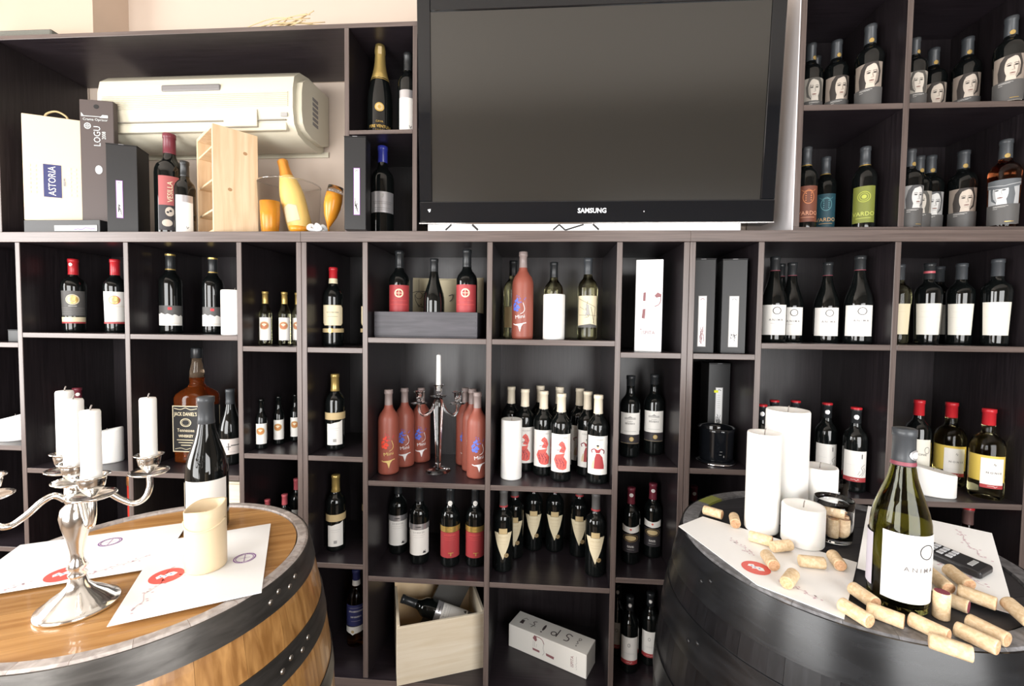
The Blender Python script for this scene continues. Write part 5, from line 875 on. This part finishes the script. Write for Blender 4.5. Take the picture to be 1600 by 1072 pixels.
barrel('black-painted wine barrel, used as a table at the right', 0.665, -0.454, ZR, 0.322, 0.385, 28, blk_stave, blk_end, blk_head, blk_hoop,
       [(0.835, 0.917, 0.003), (0.712, 0.790, 0.003), (0.560, 0.625, 0.003), (0.295, 0.36, 0.002), (0.130, 0.208, 0.002), (0.003, 0.085, 0.002)], [-1.4, -1.1, 3.2], special=(9, olive_end), planks=8, rz=0.24, th=0.042)

# ------------------------------------------------------------------ papers
def logo_red(cx, cz, r):
    bl = [[(cx + r * q[0], cz + r * q[1]) for q in ((-0.62, 0.02), (-0.40, 0.30), (-0.16, 0.10), (0.02, 0.34), (0.30, 0.42), (0.62, 0.16), (0.40, -0.16), (0.10, -0.12), (-0.06, -0.36), (-0.22, -0.12), (-0.48, -0.30))]]
    return [(coral, ell(cx, cz, r, r, 36), 0.0004), (paper, bl, 0.0007), (blue, ell(cx + 0.22 * r, cz + 0.12 * r, 0.08 * r, 0.05 * r, 8) + ell(cx - 0.05 * r, cz - 0.02 * r, 0.07 * r, 0.05 * r, 8) + ell(cx - 0.34 * r, cz - 0.02 * r, 0.06 * r, 0.05 * r, 8), 0.0010)]
def logo_ring(cx, cz, r): return [(purple, ring(cx, cz, r, r * 0.10, 32) + ring(cx, cz, r * 0.80, r * 0.06, 32) + rect(cx - r * 0.03, cx + r * 0.03, cz - 0.72 * r, cz + 0.72 * r) + rect(cx - r * 0.5, cx + r * 0.5, cz - r * 0.02, cz + r * 0.02) + sum([line((cx + r * 0.80 * math.cos(a), cz + r * 0.80 * math.sin(a)), (cx + r * 0.93 * math.cos(a), cz + r * 0.93 * math.sin(a)), r * 0.05) for a in [k * PI / 14 for k in range(28) if k % 7 > 1]], []), 0.0004)]
def vine(x0, z0, x1, z1, seed):
    r = random.Random(seed); n = 9; pts = [(x0 + (x1 - x0) * i / (n - 1) + r.uniform(-0.006, 0.006), z0 + (z1 - z0) * i / (n - 1) + r.uniform(-0.006, 0.006)) for i in range(n)]
    return [(paint('vine_print', (0.62, 0.42, 0.48)), curve2(pts, 0.0009, 4) + sum([ell(p[0] + r.uniform(-0.008, 0.008), p[1] + r.uniform(-0.008, 0.008), 0.0022, 0.0014, 8) for p in pts for _ in range(2)], []), 0.0004)]
def sheet(x, y, z, w, l, rz, label, layers, tilt=0.0, name='paper_placemat'):
    e = empty(name, (x, y, z), rz, label, 'paper'); e.rotation_euler = (tilt, 0, rz)
    part('sheet', MB().bbox(-w / 2, w / 2, -l / 2, l / 2, 0, 0.0014, 0.0003), paint('sheet_white', (0.86, 0.86, 0.85), 0.55), e)
    o = obj('print', print_mesh('sheet_print', layers), e); o.location = (0, 0, 0.0014); o.rotation_euler = (-PI / 2, 0, 0); return e
sheet(-0.918, -0.652, ZL + 0.0003, 0.297, 0.21, 0.47, 'white printed placemat behind the silver candelabra', logo_red(-0.005, -0.070, 0.028) + logo_ring(0.020, 0.052, 0.020) + vine(-0.13, -0.09, -0.05, -0.09, 1) + vine(0.04, -0.085, 0.12, -0.05, 2))
sheet(-0.652, -0.665, ZL + 0.0026, 0.21, 0.297, 0.52, 'white printed placemat under the ivory candle', logo_red(-0.058, -0.018, 0.027) + logo_ring(0.066, -0.005, 0.020) + vine(-0.08, -0.12, -0.06, 0.0, 3) + vine(-0.03, -0.02, 0.0, 0.05, 4))
lf = empty('paper_placemat', (0.480, -0.500, ZR + 0.0003), 0, 'white printed leaflet overhanging the near edge of the black barrel', 'paper')
qm = at(1183, 915, Z=ZR); qn = at(1120, 868, Z=ZR); qd = [(0.334, -0.400), (qn.x, qn.y), (qm.x, qm.y), (0.505, -0.722), (0.652, -0.535), (0.412, -0.339)]
part('sheet', MB().prism([(x - 0.480, y + 0.500) for x, y in qd], 0, 0.0014, 'z'), paint('sheet_white', (0.86, 0.86, 0.85), 0.55), lf)
cL = at(1176, 888, Z=ZR); o = obj('print', print_mesh('sheet_print', logo_red(0.004, 0.004, 0.026) + vine(-0.10, 0.06, -0.03, 0.05, 5) + vine(0.05, 0.0, 0.12, 0.012, 6)), lf); o.location = (cL.x - 0.480, cL.y + 0.500, 0.0014); o.rotation_euler = (-PI / 2, 0, -1.05)
PT = 0.125
sheet(0.807, -0.510, ZR + 0.0216, 0.21, 0.297, math.radians(-38), 'white printed placemat under the remote control', logo_red(0.050, -0.015, 0.030) + vine(0.05, 0.13, 0.085, 0.02, 7) + vine(0.02, -0.05, 0.08, -0.08, 8), tilt=PT)
def on_paper(x, y):
    u = (x - 0.807) * 0.6157 + (y + 0.510) * 0.788; return ZR + 0.0216 + 0.0016 + u * math.tan(PT)

# ------------------------------------------------------------------ things on the oak barrel
cb = empty('silver_candelabra', (-0.774, -0.795, ZL - 0.0035), 0, 'five-light silver candelabra standing on the oak barrel', 'candelabra')
fp = [(0, 0), (0.053, 0), (0.0555, 0.003), (0.054, 0.007), (0.047, 0.010), (0.038, 0.019), (0.024, 0.029), (0.014, 0.040), (0.011, 0.053), (0, 0.056)]
mb = MB(); n = 72; vs = []
for k, (r, z) in enumerate(fp):
    for i in range(n):
        a = 2 * PI * i / n; q = r * (1 + (0.018 * math.cos(30 * a) if 4 <= k <= 6 else 0)); vs.append((q * math.cos(a), q * math.sin(a), z))
mb.add(vs, [(k * n + i, k * n + (i + 1) % n, (k + 1) * n + (i + 1) % n, (k + 1) * n + i) for k in range(len(fp) - 1) for i in range(n)], 0, True); part('foot', mb, silver, cb)
part('stem', MB().lathe([(0.011, 0.052), (0.013, 0.058), (0.009, 0.064), (0.014, 0.070), (0.010, 0.078), (0.0085, 0.084), (0.0095, 0.095), (0.013, 0.115), (0.019, 0.140), (0.0215, 0.156), (0.019, 0.170), (0.012, 0.178), (0.015, 0.184), (0.016, 0.190), (0.012, 0.196), (0.010, 0.205), (0.0, 0.207)], 28), silver, cb)
def cup(parent, x, y, z, nm='cup'):
    c = part(nm, MB().lathe([(0.005, 0.0), (0.010, 0.006), (0.0155, 0.014), (0.0175, 0.026), (0.0172, 0.030), (0.022, 0.031), (0.0225, 0.0325), (0.0165, 0.032), (0.0150, 0.026), (0.0, 0.022)], 24, 0, True, x, y, z), silver, parent)
    part('drip_pan', MB().lathe([(0.0, -0.001), (0.012, 0.0), (0.026, 0.004), (0.030, 0.007), (0.030, 0.0085), (0.025, 0.006), (0.006, 0.0025), (0.0, 0.002)], 28, 0, True, x, y, z - 0.006), silver, c)
cup(cb, 0, 0, 0.214, 'centre_cup')
AR = 0.096; ARMS = [math.radians(a) for a in (40, 145, 225, -30)]
for a in ARMS:
    c, s = math.cos(a), math.sin(a); P = lambda r, z: (r * c, r * s, z)
    am = part('arm', MB().tube(spline([P(0.012, 0.186), P(0.024, 0.196), P(0.038, 0.190), P(0.056, 0.172), P(0.074, 0.160), P(0.089, 0.166), P(AR, 0.184), P(AR, 0.206)], 6), 0.0050, 12), silver, cb); cup(am, AR * c, AR * s, 0.212)
zc = ZL - 0.0035 + 0.212 + 0.0258
def taper(x, y, z, r, h, label):
    e = empty('dinner_candle', (x, y, z + 0.0003), 0, label, 'candle', 'candelabra candles')
    part('wax_body', MB().lathe([(0, 0), (r * 0.96, 0), (r, 0.002), (r, h - 0.003), (r * 0.9, h), (0, h)], 26), wax, e); part('wick', MB().tube([(0, 0, h - 0.002), (0.001, 0, h + 0.004), (0.003, 0, h + 0.008)], 0.0011, 6), wick_m, e)
taper(-0.774, -0.795, zc + 0.002, 0.0135, 0.112, 'white candle in the centre cup of the silver candelabra')
for a, h, lab in zip(ARMS, (0.108, 0.118, 0.10, 0.107), ('white candle in the right-hand arm of the silver candelabra', 'white candle in the rear arm, just behind the centre one', 'white candle in the left arm, outside the left edge', 'white candle in the front arm, nearest the camera')):
    taper(-0.774 + AR * math.cos(a), -0.795 + AR * math.sin(a), zc, 0.0125, h, lab)
bottle_kind('big_dark', BURG, darkg, cap_grey, 0.240, (), [('front_label', 0.020, 0.120, 0.090, white, [])])
bottle('big_dark', 0, 0, -0.507, ZL - 0.0035, 0.310, 'dark grey-capped wine bottle on the oak barrel behind the ivory candle', x=-0.773)
ic = empty('broken_candle', (-0.645, -0.672, ZL + 0.0048), 0, 'burnt ivory pillar candle with sunken torn rim on the oak barrel', 'candle')
n = 40; lay = [(0.033, 0), (0.0345, 0.003), (0.0345, 0.100)]; vs = []
for r, z in lay: vs += [(r * math.cos(2 * PI * i / n), r * math.sin(2 * PI * i / n), z) for i in range(n)]
rim = [0.120 + 0.005 * math.sin(2 * PI * i / n + 0.8) + 0.002 * math.sin(6 * PI * i / n) for i in range(n)]
for r, f in ((0.0350, 0.0), (0.0335, 0.001), (0.0300, -0.001), (0.024, -0.010), (0.010, -0.013)): vs += [(r * math.cos(2 * PI * i / n), r * math.sin(2 * PI * i / n), rim[i] + f if r > 0.028 else 0.112 + f + 0.3 * (rim[i] - 0.12)) for i in range(n)]
L8 = 8
part('wax_body', MB().add(vs, [(k * n + i, k * n + (i + 1) % n, (k + 1) * n + (i + 1) % n, (k + 1) * n + i) for k in range(L8 - 1) for i in range(n)] + [tuple(range(n))[::-1], tuple((L8 - 1) * n + i for i in range(n))], 0, True), ivory_wax, ic)
part('wax_fold', MB().tube(spline([(0.0352 * math.cos(a), 0.0352 * math.sin(a), 0.092 + 0.010 * math.sin(a * 1.3)) for a in [-2.6 + 0.35 * k for k in range(9)]], 3), 0.0018, 8), ivory_wax, ic); part('wick', MB().tube([(0, 0, 0.098), (0.001, 0, 0.108)], 0.0012, 6), wick_m, ic)

# ------------------------------------------------------------------ things on the black barrel
pillar(0, 0, -0.398, ZR + 0.0024, 0.0365, 0.232, 'tall white pillar candle, leftmost on the black barrel', x=0.527)
pillar(0, 0, -0.335, ZR + 0.0024, 0.0480, 0.276, 'tallest white pillar candle on the black barrel', x=0.612)
pillar(0, 0, -0.318, ZR + 0.0024, 0.0395, 0.132, 'medium white pillar candle on the black barrel, right of the tallest', x=0.703)
pillar(0, 0, -0.457, ZR + 0.0024, 0.0420, 0.085, 'low broad white candle in front of the tall ones', x=0.587)
def hollow(prof, t):
    inner = [(max(r - t, 0), z) for r, z in prof if z > prof[0][1] + t]; return prof + [(prof[-1][0] - t, prof[-1][1])] + inner[::-1][1:] + [(0, prof[0][1] + t * 2)]
gj = empty('glass_jar', (0.670, -0.428, ZR + 0.0024), 0, 'clear glass jar filled with corks behind the green bottle', 'jar')
part('jar_wall', MB().lathe([(0, 0), (0.036, 0), (0.0375, 0.003), (0.0385, 0.030), (0.0385, 0.070), (0.0382, 0.092), (0.0366, 0.092), (0.0370, 0.070), (0.0370, 0.030), (0.0362, 0.006), (0, 0.005)], 40), clearg, gj)
tu_ = empty('glass_tumbler', (0.765, -0.268, ZR + 0.0004), 0, 'empty clear glass bowl beside the jar of corks', 'glass')
part('bowl_wall', MB().lathe([(0, 0), (0.032, 0), (0.035, 0.004), (0.035, 0.040), (0.036, 0.085), (0.0347, 0.085), (0.0337, 0.040), (0.0335, 0.008), (0, 0.005)], 36), clearg, tu_)
JC = Vector((0.670, -0.428, ZR + 0.0024)); JL = 'wine cork inside the clear glass jar'; JG = 'corks in the glass jar'
for i in range(7):
    a = i * PI / 3; r = 0.0228 if i < 6 else 0.0; cork(JC + Vector((r * math.cos(a), r * math.sin(a), 0.0298)), (0, 0, 1), JL, JG, r=0.0110)
for k in (-1, 1): cork(JC + Vector((k * 0.0118 * 0.6, k * 0.0118 * 0.8, 0.0645)), (0.8, -0.6, 0), JL, JG, ln=0.043)
bottle_kind('anima_green', BURG, greeng, cap_grey, 0.238, [('red_band', 0.2395, 0.2455, wine)], [('front_label', 0.022, 0.134, 0.090, white, [(ink, ring(0.016, 0.108, 0.0125, 0.0016)), (paint('letter', (0.16, 0.15, 0.15)), text('A N I M A', 0.006, 0.078, 0.0105, 1, 0, 0.01) + tiny(0.018, 0.063, 0.030, 0.002, 9) + tiny(0.020, 0.056, 0.026, 0.002, 8))]), ('neck_seal', 0, 0, 0, silverp, [(white, ell(0.008, 0.258, 0.006, 0.0055))], ell(0.008, 0.258, 0.0095, 0.0085)), ('back_label', 0, 0, 0, paint('back_label', (0.55, 0.52, 0.60)), [], rect(-0.105, -0.060, 0.030, 0.120))])
KIND['anima_green'].insert(1, ('inner_glass', fix_normals(MB().lathe([(0, 0.014), (0.034, 0.010), (0.0385, 0.018), (0.0385, 0.128), (0.0375, 0.146), (0.034, 0.164), (0.0285, 0.182), (0.0225, 0.200), (0.0176, 0.218), (0.0145, 0.236), (0.0125, 0.252), (0.0120, 0.280), (0, 0.281)], 28).mesh('bottle_inner', greeng)), None))
for i, (nm, me, par) in enumerate(KIND['anima_green']):
    if par is not None: KIND['anima_green'][i] = (nm, me, par + 1)
for p in KIND['anima_green'][1][1].polygons: p.flip()
bottle('anima_green', 0, 0, -0.660, ZR - 0.0035, 0.312, 'dark green open wine bottle with circle label on the black barrel', x=0.634, rz=0.46)
for p, q, st, lab in (((1102, 797), (1126, 804), 0, 'loose wine cork lying at the far left of the black barrel top'), ((1146, 804), (1150, 822), 0, 'loose wine cork showing its round end, left of the leftmost candle')):
    a, b = at(*p, Z=ZR + 0.0135), at(*q, Z=ZR + 0.0135); cork((a + b) / 2, b - a, lab, 'corks left of the candles', stain=bool(st))
for p, q, st, lab in (((1176, 838), (1201, 845), 0, 'pale wine cork lying against the foot of the leftmost pillar candle'), ((1203, 855), (1239, 851), 1, 'wine cork with reddish end lying in front of the leftmost pillar candle'), ((1198, 868), (1208, 882), 0, 'wine cork pointing at the camera beside the red logo'), ((1240, 896), (1228, 912), 0, 'wine cork lying just right of the red logo on the near placemat'), ((1250, 876), (1287, 880), 1, 'wine cork lying crosswise at the middle of the near placemat'), ((1300, 866), (1314, 885), 0, 'wine cork nearest the green bottle on the near placemat')):
    a, b = at(*p, Z=ZR + 0.0137), at(*q, Z=ZR + 0.0137); cork((a + b) / 2, b - a, lab, 'corks on the near placemat', stain=bool(st))
for p, q, lab in (((1330, 917), (1370, 945), 'wine cork lying nearest the left foot of the green bottle'), ((1312, 942), (1362, 973), 'wine cork at the far left, overlapping the barrel edge'), ((1362, 953), (1405, 969), 'wine cork with dark print lying below the green bottle'), ((1424, 968), (1480, 994), 'long pale wine cork in front of the upright one'),
                  ((1510, 968), (1578, 1002), 'pale wine cork with dark printed side at right front'), ((1500, 985), (1552, 1009), 'pale wine cork lying parallel at the very front edge'), ((1470, 1006), (1500, 1016), 'wine cork at the front rim, partly hidden')):
    a, b = at(*p, Z=ZR + 0.0118), at(*q, Z=ZR + 0.0118); cork((a + b) / 2, b - a, lab, 'corks in front of the green bottle', ln=0.047)
q = at(1470, 962, Z=ZR); cork((q.x, q.y, ZR - 0.0035 + 0.0225), (0, 0, 1), 'brown wine cork standing upright beside the green bottle', 'corks in front of the green bottle', stain=True)
q = at(1492, 957, Z=ZR); cork((q.x + 0.012, q.y + 0.022, ZR + 0.0080), (0.6, -0.8, 0), 'wine cork with wine-stained end behind the upright cork', 'corks in front of the green bottle', stain=True)
for p, q, lab in (((1478, 892), (1518, 918), 'large smooth wine cork lying beside the remote control'), ((1452, 900), (1482, 922), 'pale wine cork with a crossed end touching the green bottle'), ((1506, 931), (1546, 945), 'printed wine cork lying on the tilted placemat'), ((1572, 948), (1612, 978), 'pale wine cork at the right edge of the placemat')):
    m = at((p[0] + q[0]) / 2, (p[1] + q[1]) / 2, Z=ZR + 0.03); zz = on_paper(m.x, m.y) + 0.0118; a, b = at(*p, Z=zz), at(*q, Z=zz); c = (a + b) / 2; d = b - a; d.z = (on_paper(b.x, b.y) - on_paper(a.x, a.y)); cork(Vector((c.x, c.y, on_paper(c.x, c.y) + 0.0118)), d, lab, 'corks on the tilted placemat', ln=0.047)
a, b = at(1404, 832, Z=ZR + 0.040), at(1512, 880, Z=ZR + 0.030); c = (a + b) / 2
rc = empty('remote_control', (c.x, c.y, on_paper(c.x, c.y) + 0.0004), 0, 'black remote control with grey buttons on the placemat', 'remote control')
d = b - a; ux = Vector((d.x, d.y, on_paper(b.x, b.y) - on_paper(a.x, a.y))).normalized(); nz = Vector((-0.6157 * math.tan(PT), -0.788 * math.tan(PT), 1)).normalized(); uy = nz.cross(ux).normalized(); nz = ux.cross(uy)
rc.matrix_world = Matrix(((ux.x, uy.x, nz.x, c.x), (ux.y, uy.y, nz.y, c.y), (ux.z, uy.z, nz.z, on_paper(c.x, c.y) + 0.0006), (0, 0, 0, 1)))
part('case', MB().bbox(-0.085, 0.085, -0.023, 0.023, 0, 0.016, 0.005, seg=3), mat('remote_black', (0.015, 0.015, 0.017), 0.3), rc)
for i in range(8):
    for j in range(3): part('button', MB().bbox(-0.070 + 0.014 * i, -0.060 + 0.014 * i, -0.0155 + 0.0115 * j, -0.0075 + 0.0115 * j, 0.0155, 0.0178, 0.0008), paint('button', (0.45, 0.46, 0.48)), rc)
part('name_plate', MB().bbox(0.060, 0.068, -0.012, 0.012, 0.0155, 0.0168, 0.0004), paint('plate', (0.6, 0.62, 0.63), 0.3, 0.5), rc)
